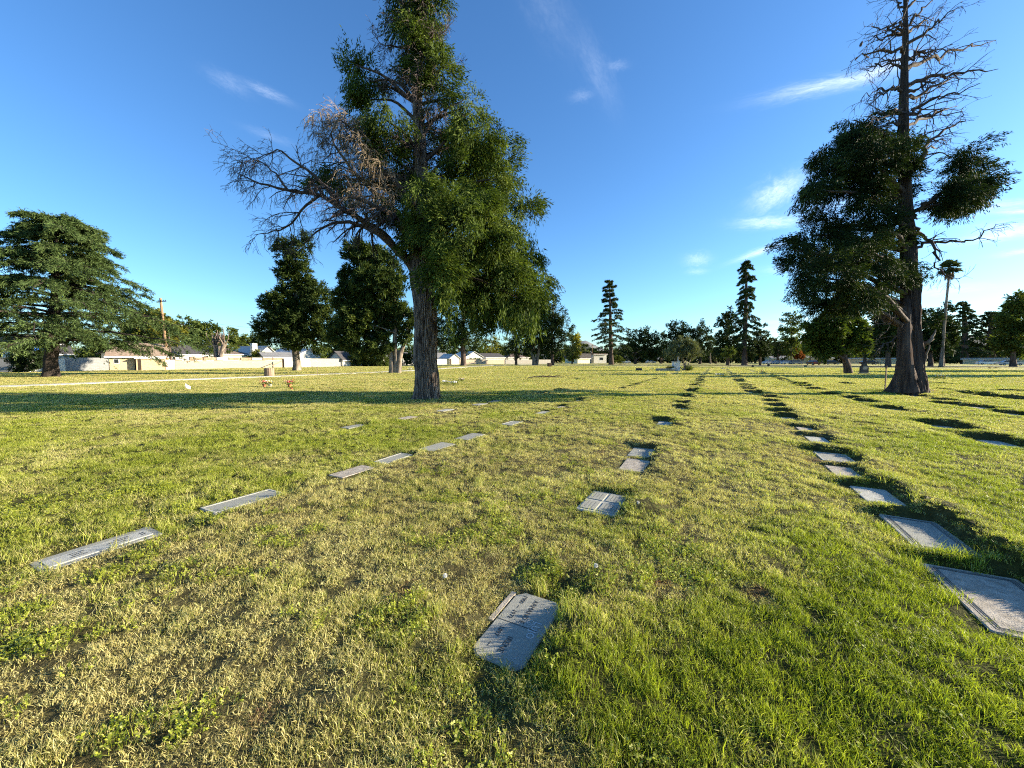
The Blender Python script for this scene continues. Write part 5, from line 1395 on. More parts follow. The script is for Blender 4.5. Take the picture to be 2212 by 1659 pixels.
    return root, fr

block_wall(-140, 46.5, 60, 49.0, 1.75, M['block_grey'], 'grey block wall at the left edge behind the spreading cedar')
block_wall(140, 52.5, 234, 56.5, 1.85, M['block_grey'], 'grey brick wall shaded by the spreading cedar, left of the tan garage', cap=False)
block_wall(60, 49.1, 140, 52.4, 1.7, M['stucco_white'], 'pale smooth wall behind the spreading cedar trunk', cap=True)
rt, fr = house('garage', 236, 56.6, 357, 60.5, 9, 2.15, 4.1, 'side', M['stucco_tan'], M['roof_tan'], 'tan garage with pale brown roof built against the wall line', doors=((.50, .8, 1.7),), windows=((.12, 1.0, .6, .7),), cat='garage')
g = Geo(); fr.box(g, fr.L * .47, fr.L * .985, -.75, -.005, -.1, 1.72); lean = kid(g, 'lean_to', M['stucco_tan'], rt)
g = Geo(); g.add([fr.p(fr.L * .44, -.95, 1.70), fr.p(fr.L + .05, -.95, 1.70), fr.p(fr.L + .05, -.05, 1.93), fr.p(fr.L * .44, -.05, 1.93), fr.p(fr.L * .44, -.95, 1.78), fr.p(fr.L + .05, -.95, 1.78), fr.p(fr.L + .05, -.05, 2.0), fr.p(fr.L * .44, -.05, 2.0)], BOXQ); kid(g, 'lean_to_roof', M['trim'], rt)
g = Geo(); fr.box(g, fr.L * .50, fr.L * .56, -.77, -.752, 0, 1.6); kid(g, 'dark_opening', M['dark_wood'], rt)
block_wall(357, 60.2, 378, 61.5, 1.55, M['block_pink'], 'short pinkish block wall between the tan garage and the long wall', cap=False)
block_wall(378.5, 61.6, 611, 77, 1.45, M['block_cream'], 'long cream block wall topped with wooden panels and square vent blocks', band=.52, slots=True, cap=False)
block_wall(613, 77.5, 671, 84, 1.9, M['block_white'], 'white block wall behind the stepped dark cedar', cap=False)
block_wall(671.5, 84.2, 739, 94, 1.8, M['block_grey'], 'grey wall in shade left of the white shed', cap=True)
house('shed', 740, 93.5, 762, 97, 4, 1.8, 3.6, 'side', M['stucco_white'], M['roof_dark'], 'white shed with dark roof at the left end of the hedge', cat='shed')
block_wall(838, 108, 942, 132, 1.8, M['block_grey'], 'grey block wall left of the nearest trunk, beyond the hedge')
block_wall(943, 132, 970, 138, 1.9, M['stucco_yellow'], 'pale yellow wall just right of the nearest trunk', cap=False)
house('shed', 971, 137, 992, 141, 5, 2.2, 3.7, 'front', M['stucco_white'], M['roof_pale'], 'white gabled shed just left of the dark bushy cedar trunk', doors=((.1, .9, 2.0),), cat='shed')
block_wall(993, 141, 1090, 155, 1.7, M['block_cream'], 'low cream wall behind the dark bushy cedar trunk')
block_wall(1092, 155, 1190, 165, 1.7, M['block_white'], 'far pale wall behind the slim dark tree')
house('house', 41, 60, 135, 64, 10, 4.1, 5.6, 'flat', M['stucco_white'], M['roof_dark'], 'two storey white house mostly hidden behind the spreading cedar', windows=((.3, 3.0, 1.2, .8), (.7, 3.0, 1.2, .8)))
rt, fr = house('house', 40, 56, 150, 60, 4.2, 2.6, 3.8, 'side', M['stucco_white'], M['roof_dark'], 'low white wing with dark roof behind the spreading cedar trunk')
rngt = np.random.RandomState(4)
n = 16; uu, vv = np.meshgrid(np.linspace(0, 1, n), np.linspace(0, 1, n))
pts = np.array([fr.p(fr.L * (.28 + .38 * a), -.5 + 2.4 * b, 2.62 - .12 + (b * 2.4) * .57 + .28 + .35 * math.exp(-((a - .2) ** 2 + (b - .7) ** 2) / .05) + .10 * math.sin(9 * a + 4 * b) + rngt.normal() * .03) for a, b in zip(uu.ravel(), vv.ravel())])
idx = np.arange(n * n).reshape(n, n); q = np.stack([idx[:-1, :-1], idx[:-1, 1:], idx[1:, 1:], idx[1:, :-1]], -1).reshape(-1, 4)
g = Geo(); g.add(pts, q); o = g.build('tarpaulin', pmat('blue_tarp', (.02, .12, .55), .45, (.04, .20, .75), 3), smooth=True)
tag(o, 'bright blue tarpaulin bulging on the dark roof beside the spreading cedar trunk', 'tarpaulin')
house('house', 350, 70, 462, 84, 10, 2.7, 4.6, 'side', M['stucco_white'], M['roof_dark'], 'house with long dark roof and porch right of the wooden pole', windows=((.28, 1.3, 1.8, 1.0), (.52, 1.3, 1.8, 1.0), (.78, 1.3, 1.4, 1.0)))
house('house', 464, 86, 533, 93, 10, 2.9, 4.8, 'hip', M['stucco_yellow'], M['roof_brown'], 'pale yellow house with brown hip roof and satellite dish')
c = P(500, 757, 84); g = Geo()
a = np.linspace(0, 2 * math.pi, 13)[:-1]; rim = np.stack([c[0] + .38 * np.cos(a), np.full(12, c[1] - .5), c[2] + .34 * np.sin(a)], 1)
g.add(np.r_[rim, [c + np.array([0, -.35, 0])]], None, [(i, (i + 1) % 12, 12) for i in range(12)])
g2 = Geo(); v, q = tubes(np.array([[c + np.array([0, -.4, 0]), c + np.array([0, -.2, -.5])]]), np.array([[.03, .03]]), 5); g2.add(v, q)
rt = thing('satellite_dish', 'small dark dish on the brown hip roof', 'satellite dish', c); kid(g, 'reflector', M['roof_grey'], rt); kid(g2, 'mast', M['wire'], rt)
house('house', 556, 92, 600, 97, 9, 2.7, 4.9, 'front', M['stucco_white'], M['roof_pale'], 'white gabled house with chimney left of the stepped dark cedar', chimney=(.05, 1.0, 1.2, 5.4))
house('house', 573, 84, 632, 88, 6, 2.15, 3.2, 'side', M['stucco_white'], M['roof_grey'], 'low grey roofed garage in front of the white gabled house', cat='garage')
house('house', 645, 96, 692, 103, 9, 2.9, 4.4, 'front', M['stucco_white'], M['roof_pale'], 'white house with low gable behind the stepped dark cedar trunk', windows=((.3, 1.2, 1.2, 1.0),))
house('house', 742, 118, 792, 124, 9, 3.3, 3.9, 'flat', M['stucco_white'], M['roof_grey'], 'flat roofed house over the left part of the hedge')
house('house', 796, 118, 842, 124, 8, 2.9, 4.6, 'side', M['stucco_white'], M['roof_grey'], 'white house behind the multi trunked cedar')
house('house', 868, 128, 908, 134, 8, 2.6, 4.2, 'hip', M['stucco_white'], M['roof_grey'], 'white house with grey hip roof left of the nearest trunk', windows=((.6, 1.2, 1.4, 1.0),))
house('house', 935, 142, 972, 146, 9, 2.3, 4.3, 'side', M['stucco_yellow'], M['roof_grey'], 'grey roofed house just right of the nearest trunk')
house('house', 1005, 150, 1042, 156, 9, 2.8, 4.9, 'front', M['stucco_white'], M['roof_pale'], 'white gabled house right of the dark bushy cedar', windows=((.3, 1.2, 1.6, 1.0), (.7, 1.2, 1.6, 1.0)))
house('house', 1050, 160, 1090, 166, 9, 2.7, 4.4, 'side', M['stucco_white'], M['roof_dark'], 'dark roofed house under the sunny trees')
house('house', 1098, 168, 1142, 174, 9, 2.7, 4.3, 'hip', M['stucco_white'], M['roof_brown'], 'brown roofed house behind the slim dark tree')
house('house', 1248, 178, 1274, 182, 9, 2.3, 4.6, 'flat', M['stucco_yellow'], M['roof_dark'], 'flat dark roofed building with yellow wall left of the lone pine', cat='building')
house('house', 1283, 186, 1310, 188, 9, 4.2, 4.8, 'flat', M['stucco_white'], M['roof_brown'], 'cream building at the foot of the lone pine', windows=((.6, 1.5, 2.0, 1.4),), cat='building')
house('house', 1668, 175, 1800, 168, 12, 2.4, 3.4, 'side', M['stucco_tan'], M['roof_grey'], 'long low pale building behind the parked cars', windows=((.2, 1.2, 1.6, 1.0), (.5, 1.2, 1.6, 1.0), (.8, 1.2, 1.6, 1.0)), cat='building')
house('house', 1830, 175, 1990, 160, 12, 2.2, 2.6, 'flat', M['stucco_tan'], M['roof_grey'], 'long low pale building behind the dark headstone', cat='building')
house('house', 2080, 150, 2240, 130, 12, 2.0, 2.4, 'flat', M['stucco_tan'], M['roof_grey'], 'pale building glimpsed under the trees at the right edge', windows=((.7, 1.2, 1.6, 1.0),), cat='building')
# leaning prop by the wall end
a = at(576, 71); b = at(610, 75.5)
g = Geo(); v, q = tubes(np.array([[[a[0] + .3, a[1] - .6, 0], [b[0], b[1] - .2, 1.35]]]), np.array([[.07, .07]]), 6); g.add(v, q)
tag(g.build('timber_prop', M['brown_wood'], loc=(a[0], a[1], 0)), 'slanting timber leaning on the right end of the long wall', 'timber')
g = Geo(); box(g, (b[0] + .25, b[1] - .15, .85), (.28, .2, 1.7)); tag(g.build('gate_post', M['dark_wood'], loc=(b[0], b[1], 0)), 'dark square post at the right end of the long wall', 'post')

# poles and wires
def pole(px, pb_, Y, top, rad, label, lean=0, arms=(), mat=None):
    b = at(px, Y); k = pxs(Y); zt = 1.5 + (778 - top) * k
    root = thing('utility_pole', label, 'pole', (*b, 0))
    g = Geo(); v, q = tubes(np.array([[[b[0] - lean * k * 0, b[1], -.2], [b[0] + lean * k * .5, b[1], zt / 2], [b[0] + lean * k, b[1], zt]]]), np.array([[rad, rad * .85, rad * .7]]), 10); g.add(v, q); kid(g, 'pole', mat or M['pole_wood'], root, True)
    for (dz, w) in arms:
        g = Geo(); box(g, (b[0] + lean * k + w * .3, b[1] - .16, zt - dz), (w, .12, .14)); kid(g, 'crossarm', M['dark_wood'], root)
        for s in (-.2, .15, .5, .75):
            g = Geo(); v, q = tubes(np.array([[[b[0] + lean * k + w * s, b[1] - .16, zt - dz + .075], [b[0] + lean * k + w * s, b[1] - .16, zt - dz + .16], [b[0] + lean * k + w * s, b[1] - .16, zt - dz + .24]]]), np.array([[.03, .06, .025]]), 6); g.add(v, q); kid(g, 'insulator', M['glass'], root)
    return np.array([b[0] + lean * k, b[1], zt])
t1 = pole(363, 0, 63, 646, .24, 'tall reddish wooden utility pole beside the tan garage', -9, ((.5, 1.3),))
t2 = pole(370, 0, 64, 706, .15, 'short dark pole close to the tall wooden one', -3, (), M['bark_dark'])
t3 = pole(562, 0, 140, 735, .14, 'small far pole between the brown hip roof and white gabled house', 0, ((.3, 1.6),))
t4 = pole(1022, 0, 175, 738, .16, 'far pole over the low houses behind the dark bushy cedar', 0, ((.4, 2.0),))
t5 = pole(1279, 0, 190, 744, .18, 'far pole left of the lone pine', 0, ((.5, 2.2),))
def wire(p0, p1, sag, label, r=.018):
    t = np.linspace(0, 1, 24)[:, None]; p = p0 + (p1 - p0) * t; p[:, 2] -= sag * 4 * (t * (1 - t))[:, 0]
    v, q = tubes(p[None], np.full((1, 24), r), 4); g = Geo(); g.add(v, q)
    tag(g.build('wire', M['wire']), label, 'wire')
w1 = P(358, 682, 63)
wire(w1, P(640, 710, 120), .8, 'thin wire running from the upper part of the wooden pole to the far houses')
wire(P(364, 735, 63), P(700, 752, 130), .5, 'lower wire from the wooden pole passing in front of the trees')
wire(P(364, 742, 63), P(1022, 752, 175), 1.2, 'lowest wire from the wooden pole to the far pole')
wire(P(120, 728, 58), P(360, 737, 63), .3, 'wire reaching the wooden pole from the left behind the cedar')

# pollarded tree
def make_pollard():
    rng = np.random.RandomState(17); Y = 71; k = pxs(Y); b = at(472, Y)
    root = thing('pollarded_tree', 'pale pollarded tree with bare upright stubs behind the long wall', 'tree', (*b, 0))
    g = Geo(); ends = []
    for pl in ([(468, 798, 6), (467, 765, 5), (466, 745, 5)], [(476, 798, 6), (478, 765, 5), (484, 742, 5)]):
        pts = [P(x, y, Y) for x, y, w in pl]; tp, tr = trunk(g, pts, [w * k * .8 for x, y, w in pl], rng, 20, 16, .1, 0)
        ends.append((tp[-1], tr[-1]))
    kid(g, 'trunk', M['bark_pale'], root, True)
    g = Geo()
    for e, r in ends:
        for i in range(13):
            d = unit(np.array([rng.normal() * .55, rng.normal() * .5, 1.0])); L = rng.uniform(1.4, 2.9)
            m = e + d * L * .5 + rng.normal(size=3) * .15
            curve_tube(g, [e - np.array([0, 0, rng.uniform(0, 1.2)]), m, m + np.array([d[0] * .3, d[1] * .3, 1]) * L * .5], [.10, .075, .05], 7, 6, .06, rng)
    kid(g, 'stubs', M['bark'], root, True)
    g = Geo(); blob_foliage(g, px_blobs([(447, 748, 16, 16), (440, 735, 14, 14), (452, 765, 12, 8), (497, 742, 12, 16)], Y + 2, rng), rng, .4, .6, 6, .5, .35, .16, .2, .8, .6, .4)
    kid(g, 'foliage', M['broad'], root)
make_pollard()
# hedge and shrubs by the wall
def shrub(name, pxY, blobs, label, seed, mat, Ll=.3, Wl=.14, sub=.5, dens=.9, cat='shrub'):
    px, Y = pxY; rng = np.random.RandomState(seed); b = at(px, Y)
    root = thing(name, label, cat, (*b, 0))
    bb = px_blobs(blobs, Y, rng)
    g = Geo()
    for c, r in bb: curve_tube(g, [np.array([b[0] + (c[0] - b[0]) * .6, b[1], -.1]), (c + np.array([c[0], b[1], 0])) / 2, c], [.05, .035, .015], 6, 5, .03, rng)
    kid(g, 'stems', M['bark_dark'], root)
    g = Geo(); blob_foliage(g, bb, rng, dens, sub, 7, sub * .8, Ll, Wl, .0, .8, .7, .3); kid(g, 'foliage', mat, root)
shrub('hedge', (800, 97), [(772, 774, 14, 16), (790, 770, 14, 18), (808, 766, 14, 22), (826, 772, 13, 18), (800, 784, 30, 8), (770, 786, 12, 6), (826, 786, 12, 6)], 'ragged olive hedge right of the white shed', 71, M['broad'])
shrub('shrub', (882, 108), [(875, 775, 12, 12), (890, 778, 10, 10)], 'dark shrub behind the multi trunked cedar', 72, M['dark_tree'])
shrub('shrub', (55, 47), [(60, 782, 22, 16), (78, 778, 18, 14), (40, 790, 18, 12), (95, 790, 14, 10)], 'dark shrub in shade left of the spreading cedar trunk', 73, M['dark_tree'])
shrub('shrub', (560, 86), [(548, 768, 8, 6), (560, 765, 8, 6)], 'small bright shrub over the long wall before the white gabled house', 74, M['yellow'], Ll=.3, Wl=.15)
shrub('shrub', (1025, 150), [(1020, 781, 9, 5), (1032, 780, 8, 5)], 'round clipped shrub before the white gabled house at right of the bushy cedar', 75, M['broad'])
shrub('shrub', (1375, 130), [(1328, 776, 0.1 + 8, 8), (1338, 778, 8, 7)], 'small green shrub right of the lone pine foot', 76, M['broad'])
shrub('young_tree', (1573, 95), [(1574, 758, 8, 8), (1570, 766, 7, 6), (1580, 765, 7, 6)], 'young light green tree in front of the tallest spire', 77, M['broad'], cat='tree')
shrub('young_tree', (1716, 150), [(1718, 764, 10, 8), (1726, 768, 8, 6)], 'small russet leaved tree at the foot of the poplar', 78, M['russet'], cat='tree', Ll=.5, Wl=.3)

# palms
def palm(px, Y, py_top, crown, label, seed, tw=.2, nf=34, skirt=True):
    rng = np.random.RandomState(seed); k = pxs(Y); b = at(px, Y)
    root = thing('palm_tree', label, 'palm', (*b, 0))
    top = P(*py_top, Y)
    g = Geo(); base = np.array([b[0], b[1], -.1])
    m = base * .5 + top * .5 + np.array([-.15, 0, 0])
    trunk(g, [base, m, top], [tw * 1.25, tw * .8, tw * .62], rng, 16, 60, .06, .3); kid(g, 'trunk', M['bark_pale'], root, True)
    g = Geo(); R = crown
    for i in range(nf):
        el = rng.uniform(-.7, 1.35); az = rng.uniform(0, 6.28)
        d = np.array([math.cos(az) * math.cos(el), math.sin(az) * math.cos(el), math.sin(el)])
        st = R * rng.uniform(.45, .62); hub = top + d * st + np.array([0, 0, -.12 * st])
        v, q = tubes(np.array([[top, top + d * st * .5, hub]]), np.array([[.03, .025, .02]]), 4); g.add(v, q)
        s = unit(np.cross(d, [0, 0, 1.0])); u = np.cross(s, d)
        nb = 13; a = np.linspace(-1.9, 1.9, nb)
        D = unit(d[None] * np.cos(a)[:, None] + s[None] * np.sin(a)[:, None] + u[None] * .1)
        tip = D * R * .52 * rng.uniform(.85, 1.1, (nb, 1)); tip[:, 2] -= .12 * R
        side = unit(np.cross(D, u)) * .055 * R
        C = np.repeat(hub[None], nb, 0)
        g.add(np.stack([C, C + D * R * .28 + side, C + tip, C + D * R * .28 - side], 1), np.arange(4 * nb).reshape(nb, 4))
    kid(g, 'fronds', M['palm'], root)
    if skirt:
        g = Geo(); n = 160
        a = rng.uniform(0, 6.28, n); st = top + np.stack([np.cos(a) * tw, np.sin(a) * tw, -rng.uniform(0, .9, n) * R], 1)
        D = unit(np.stack([np.cos(a) * .5, np.sin(a) * .5, -np.ones(n)], 1) + rng.normal(size=(n, 3)) * .15)
        v, q = leafquads(st, D, R * .45, R * .10, rng); g.add(v, q); kid(g, 'dead_skirt', M['twig_tan'], root)
palm(2034, 88, (2052, 578), 2.3, 'very tall slim fan palm right of the dead topped tree', 5, .30, 44)
palm(1535, 160, (1535, 738), 2.6, 'small far palm beside the knob topped dark tree', 6, .25, 26, False)
palm(1254, 185, (1254, 750), 3.0, 'bushy far palm left of the lone pine, left one', 7, .3, 30, False)
palm(1264, 195, (1264, 752), 3.0, 'bushy far palm left of the lone pine, right one', 8, .3, 30, False)
palm(1752, 170, (1752, 748), 2.6, 'far palm right of the poplar', 9, .25, 26, False)

# ------------------------------------------------------------------ things on the lawn
def gp(px, py, z=0):
    p = G(px, py); return np.array([p[0], p[1], H1(p[0], p[1]) + z])
def lawn_things():
    rng = np.random.RandomState(9)
    # slatted litter bin
    b = gp(582, 812); root = thing('litter_bin', 'round litter bin clad in brown wooden slats beside the path', 'litter bin', b)
    for i in range(14):
        a = i / 14 * 2 * math.pi; g = Geo(); box(g, b + np.array([.40 * math.cos(a), .40 * math.sin(a), .40]), (.03, .14, .78), a + 0 if False else a)
        kid(g, 'slat', M['brown_wood'], root)
    g = Geo(); v, q = tubes(np.array([[b + np.array([0, 0, .02]), b + np.array([0, 0, .74])]]), np.array([[.35, .35]]), 18); g.add(v, q); kid(g, 'liner', M['wire'], root, True)
    # stakes
    for px, py, h, lab in ((686, 810, .9, 'thin pale stake in the lawn by the path, left of the multi trunked cedar'), (675, 795, .5, 'short pale stake near the white wall'), (1911.5, 846, 1.05, 'thin wooden stake with dark top left of the dead topped trunk')):
        b = gp(px, py); root = thing('stake', lab, 'stake', b)
        g = Geo(); box(g, b + np.array([0, 0, h / 2 - .05]), (.045, .045, h + .1), .3, .9); kid(g, 'shaft', M['brown_wood'], root)
        g = Geo(); box(g, b + np.array([0, 0, h + .05]), (.055, .055, .12), .3, .9); kid(g, 'cap', M['dark_wood'] if px > 1900 else M['trim'], root)
    # grave flag
    b = gp(403, 843); root = thing('grave_flag', 'small white flag drooping from a stick on the left lawn', 'flag', b)
    g = Geo(); v, q = tubes(np.array([[b + np.array([-.02, 0, -.05]), b + np.array([-.06, 0, .36])]]), np.array([[.006, .005]]), 6); g.add(v, q); kid(g, 'stick', M['pole_wood'], root)
    g = Geo(); n = 8; uu, vv = np.meshgrid(np.linspace(0, 1, n), np.linspace(0, 1, n)); uu = uu.ravel(); vv = vv.ravel()
    p = b + np.stack([-.055 + .16 * uu - .04 * vv, .14 * uu + .02 * np.sin(7 * uu + 2 * vv), .33 - .17 * vv - .16 * uu], 1)
    idx = np.arange(n * n).reshape(n, n); g.add(p, np.stack([idx[:-1, :-1], idx[:-1, 1:], idx[1:, 1:], idx[1:, :-1]], -1).reshape(-1, 4)); kid(g, 'cloth', M['trim'], root)
    # flowers on graves
    def flowers(px, py, s, cols, lab, pot=None, n=26, grp='flowers left on graves'):
        s *= .8
        b = gp(px, py); root = thing('grave_flowers', lab, 'flowers', b, grp)
        if pot:
            g = Geo(); v, q = tubes(np.array([[b + np.array([0, 0, -.02]), b + np.array([0, 0, .10 * s]), b + np.array([0, 0, .2 * s])]]), np.array([[.07 * s, .10 * s, .12 * s]]), 12); g.add(v, q)
            g.add([b + np.array([.11 * s * math.cos(a), .11 * s * math.sin(a), .17 * s]) for a in np.linspace(0, 6.28, 9)[:-1]], [(0, 1, 2, 3), (0, 3, 4, 7), (4, 5, 6, 7)]); kid(g, 'pot', pot, root, True)
        z0 = .2 * s if pot else .03
        g = Geo(); c = b + np.array([0, 0, z0 + .05 * s]) + rng.normal(size=(60, 3)) * np.array([.14, .14, .05]) * s
        v, q = leafquads(c, unit(rng.normal(size=(60, 3)) + np.array([0, 0, .4])), .12 * s, .04 * s, rng); g.add(v, q); kid(g, 'leaves', M['cedar'], root)
        for ci, col in enumerate(cols):
            g = Geo(); m_ = n // len(cols)
            for _ in range(m_):
                c = b + np.array([rng.normal() * .15 * s, rng.normal() * .13 * s, z0 + .12 * s + abs(rng.normal()) * .06 * s])
                a = np.linspace(0, 6.28, 7)[:-1]; r = .035 * s; tl = unit(np.array([rng.normal() * .6, -.6 + rng.normal() * .4, 1]))
                e = unit(np.cross(tl, [1, 0, 0])); f = np.cross(tl, e)
                g.add(np.r_[[c - tl * r * .6], [c + (e * math.cos(t) + f * math.sin(t)) * r + tl * r * .3 for t in a]], None, [(0, i + 1, (i + 1) % 6 + 1) for i in range(6)])
            kid(g, 'blooms', col, root)
    terra = pmat('terracotta', (.38, .13, .07), .8); pink = pmat('pink_petals', (.62, .25, .28), .7); white = pmat('white_petals', (.78, .76, .70), .7); red = pmat('red_petals', (.5, .06, .05), .7); yel = pmat('yellow_petals', (.7, .55, .1), .7)
    flowers(571, 837, 1.05, [red, pink], 'red brown flower pot on the left lawn, left of a pair', terra)
    flowers(583.5, 836, 1.0, [white, yel], 'grey white bunch right beside the red brown pot', M['granite2'])
    flowers(626, 838, 1.15, [pink, red], 'pinkish mound of flowers in a red pot, right of the other two', terra, 34)
    flowers(630, 843, .6, [yel], 'little yellow bunch in front of the pinkish mound', terra, 12)
    flowers(961, 830, 1.1, [white], 'first white bunch right of the nearest trunk', None)
    flowers(981, 831, 1.3, [white], 'second and widest white bunch right of the nearest trunk', None)
    flowers(995, 823, 1.0, [white, pink], 'third bunch right of the nearest trunk, pinkish white and farther off', None)
    flowers(886, 800, 1.6, [white], 'small white bunch by the path left of the nearest trunk', None)
    flowers(2030, 819, 1.7, [white, yel], 'white and yellow bunch with green leaves right of the dead topped trunk', None, 30)
    flowers(1552, 813, 1.3, [white], 'white bunch between the white bush and the tallest spire', None)
    flowers(1562, 814, 1.1, [white, yel], 'pale bunch just right of the white one, before the tallest spire', None)
    flowers(1561, 798, 1.3, [white], 'small white bunch farther off before the tallest spire', None)
    flowers(1646, 806, 1.2, [red, white], 'red and white bunch right of the tallest spire', None)
    for i, px in enumerate((1408, 1417, 1430, 1445, 1456)):
        flowers(px, 799 + (i % 2) * .7, 1.4, [(white, yel, pink)[i % 3]], '%s of five tiny flower bunches in a line left of the silvery bush' % ['leftmost', 'second', 'middle', 'fourth', 'rightmost'][i], None, 14)
    flowers(2138, 796, 1.6, [red], 'dark red bunch on the far right lawn, left one', None, 14)
    flowers(2152, 796, 1.5, [pink], 'dark pinkish bunch on the far right lawn, right one', None, 14)
    # dandelion heads near us
    for i, (px, py, lab) in enumerate(((1287, 1251, 'white dandelion head right behind the nearest marker'), (1378, 1112, 'white dandelion head right of the four panelled marker'), (962, 1262, 'small pale dandelion head left behind the nearest marker'), (1380, 975, 'tiny dandelion head beside the close pair of markers'))):
        b = gp(px, py); c = b + np.array([0, 0, .085]); root = thing('dandelion', lab, 'dandelion', b)
        d = unit(rng.normal(size=(150, 3))); g = Geo(); v, q = leafquads(np.repeat(c[None], 150, 0) + d * .004, d, .013, .003, rng); g.add(v, q); kid(g, 'seed_head', white, root)
        g = Geo(); v, q = tubes(np.array([[b + np.array([0, 0, -.02]), b + np.array([.004, 0, .04]), c]]), np.array([[.002, .0016, .0014]]), 5); g.add(v, q); kid(g, 'stalk', M['broad'], root)
    # fallen branch
    a, b = gp(1140, 817.5), gp(1219, 816); g = Geo()
    m = (a + b) / 2 + np.array([0, .1, .14])
    a[2] += .06; b[2] += .06
    curve_tube(g, [a, a * .6 + b * .4 + np.array([0, 0, .10]), m, b], [.035, .05, .04, .02], 14, 7, .015, rng)
    for t in (.3, .45, .7): c = a + (b - a) * t + np.array([0, 0, .06]); curve_tube(g, [c, c + np.array([.35, -.15, .10]), c + np.array([.7, -.4, .03])], [.035, .02, .01], 6, 5, .01, rng)
    tag(g.build('fallen_branch', M['bark_red'], loc=a), 'long dark fallen branch lying on the lawn behind the nearest trunk', 'branch')
    # brown box by the snag cedar
    b = gp(1187, 792); root = thing('litter_bin', 'square brown bin at the foot of the narrow snag cedar', 'litter bin', b)
    g = Geo(); box(g, b + np.array([0, 0, .42]), (.8, .8, .84), .3); kid(g, 'box', M['dark_wood'], root)
    g = Geo(); box(g, b + np.array([0, 0, .87]), (.88, .88, .055), .3); kid(g, 'lid', M['brown_wood'], root)
    # dark headstone
    b = gp(1866, 808); root = thing('headstone', 'dark upright headstone with pointed shoulders beside the leaning tree', 'headstone', b)
    g = Geo(); w = .40; prof = [(-w, .12), (w, .12), (w * 1.02, .72), (w * .55, .92), (w * .18, 1.12), (-w * .18, 1.12), (-w * .55, .92), (-w * 1.02, .72)]
    f = np.array([(x, -.11, z) for x, z in prof] + [(x, .11, z) for x, z in prof]) + b
    g.add(f, [(0, 1, 2, 7), (2, 3, 6, 7), (3, 4, 5, 6), (8, 15, 10, 9), (10, 15, 14, 11), (11, 14, 13, 12)] + [(i, i + 8, (i + 1) % 8 + 8, (i + 1) % 8) for i in range(8)])
    dk = pmat('dark_stone', (.03, .03, .03), .6, (.06, .06, .06), 9); kid(g, 'stone', dk, root)
    g = Geo(); box(g, b + np.array([0, 0, .05]), (1.05, .42, .14)); kid(g, 'base', M['granite'], root)
    g = Geo(); box(g, b + np.array([0, -.113, .62]), (.5, .006, .32)); kid(g, 'plaque', M['granite3'], root)
    # low stones far off
    for px, py, w, h, lab in ((1380, 801, .8, .35, 'low dark stone left of the white bush'), (1488 - 60, 801, .4, .3, 'tiny dark stone close to the low dark stone'), (1626, 794, .4, .5, 'small dark stone near the loose little tree'), (1660, 791, .5, .6, 'small pale topped stone before the parked cars'), (1740, 792, .6, .3, 'small dark stone before the parked cars')):
        b = gp(px, py); g = slab_geo(w, .3, h, .03, .02); o = g.build('low_stone', dk, loc=(0, 0, 0)); o.location = b + np.array([0, 0, h]); tag(o, lab, 'gravestone')
    # monument
    b = gp(1466, 801); root = thing('monument', 'white stone block monument with a tall white shaft, under the pale bush', 'monument', b)
    wst = pmat('white_stone', (.62, .61, .58), .8, (.72, .71, .68), 6)
    g = Geo(); box(g, b + np.array([-.35, .1, .62]), (.95, .5, 1.26)); kid(g, 'block', wst, root)
    g = Geo(); box(g, b + np.array([-.35, .1, 1.28]), (1.08, .62, .07)); kid(g, 'cap', wst, root)
    g = Geo(); box(g, b + np.array([.12, .45, 1.9]), (.16, .16, 3.8), .2); box(g, b + np.array([.12, .45, 3.3]), (.16, .95, .158), .2); kid(g, 'cross_shaft', wst, root)
    g = Geo(); box(g, b + np.array([-2.0, -.1, .17]), (2.2, .9, .34)); kid(g, 'ledger', M['granite'], root)
    g = Geo(); box(g, b + np.array([-.95, -.5, .30]), (.5, .3, .18)); kid(g, 'plinth', wst, root)
    # pale bush over it
    Y = b[1]; r2 = np.random.RandomState(6)
    root = thing('bush', 'silvery green small tree arching over the white monument', 'bush', gp(1478, 802))
    g = Geo(); s0 = P(1478, 802, Y)
    for e in ((1462, 762), (1472, 748), (1486, 755), (1498, 765), (1492, 748), (1455, 770)):
        p1 = P(e[0], e[1], Y + r2.uniform(-.4, .4)); curve_tube(g, [s0 + r2.normal(size=3) * .12 * np.array([1, 1, 0]), s0 * .5 + p1 * .5 + r2.normal(size=3) * .15, p1], [.09, .06, .03], 9, 6, .02, r2)
    kid(g, 'trunk', M['bark_pale'], root, True)
    g = Geo(); bb = px_blobs([(1450, 762, 12, 9), (1462, 749, 12, 9), (1476, 742, 14, 9), (1492, 746, 12, 9), (1504, 757, 9, 10), (1500, 770, 9, 8), (1485, 760, 14, 10), (1470, 766, 10, 7), (1444, 768, 6, 6)], Y, r2)
    blob_foliage(g, bb, r2, 1.0, .32, 9, .34, .22, .045, -.1, .9, .4, .3); kid(g, 'foliage', M['olive'], root)
    for px, lab in ((1487, 'spiky leaved plant right of the white monument'), (1448, 'dark clipped plant left of the white monument')):
        c = gp(px, 801); root = thing('spiky_plant' if px > 1470 else 'small_bush', lab, 'plant', c); n = 130
        d = unit(r2.normal(size=(n, 3)) * np.array([.7, .7, .3]) + np.array([0, 0, .9])); g = Geo()
        v, q = leafquads(c + r2.normal(size=(n, 3)) * np.array([.18, .15, .02]), d, 1.0 if px > 1470 else .85, .09, r2); g.add(v, q); kid(g, 'leaves', M['broad'] if px > 1470 else M['dark_tree'], root)
lawn_things()

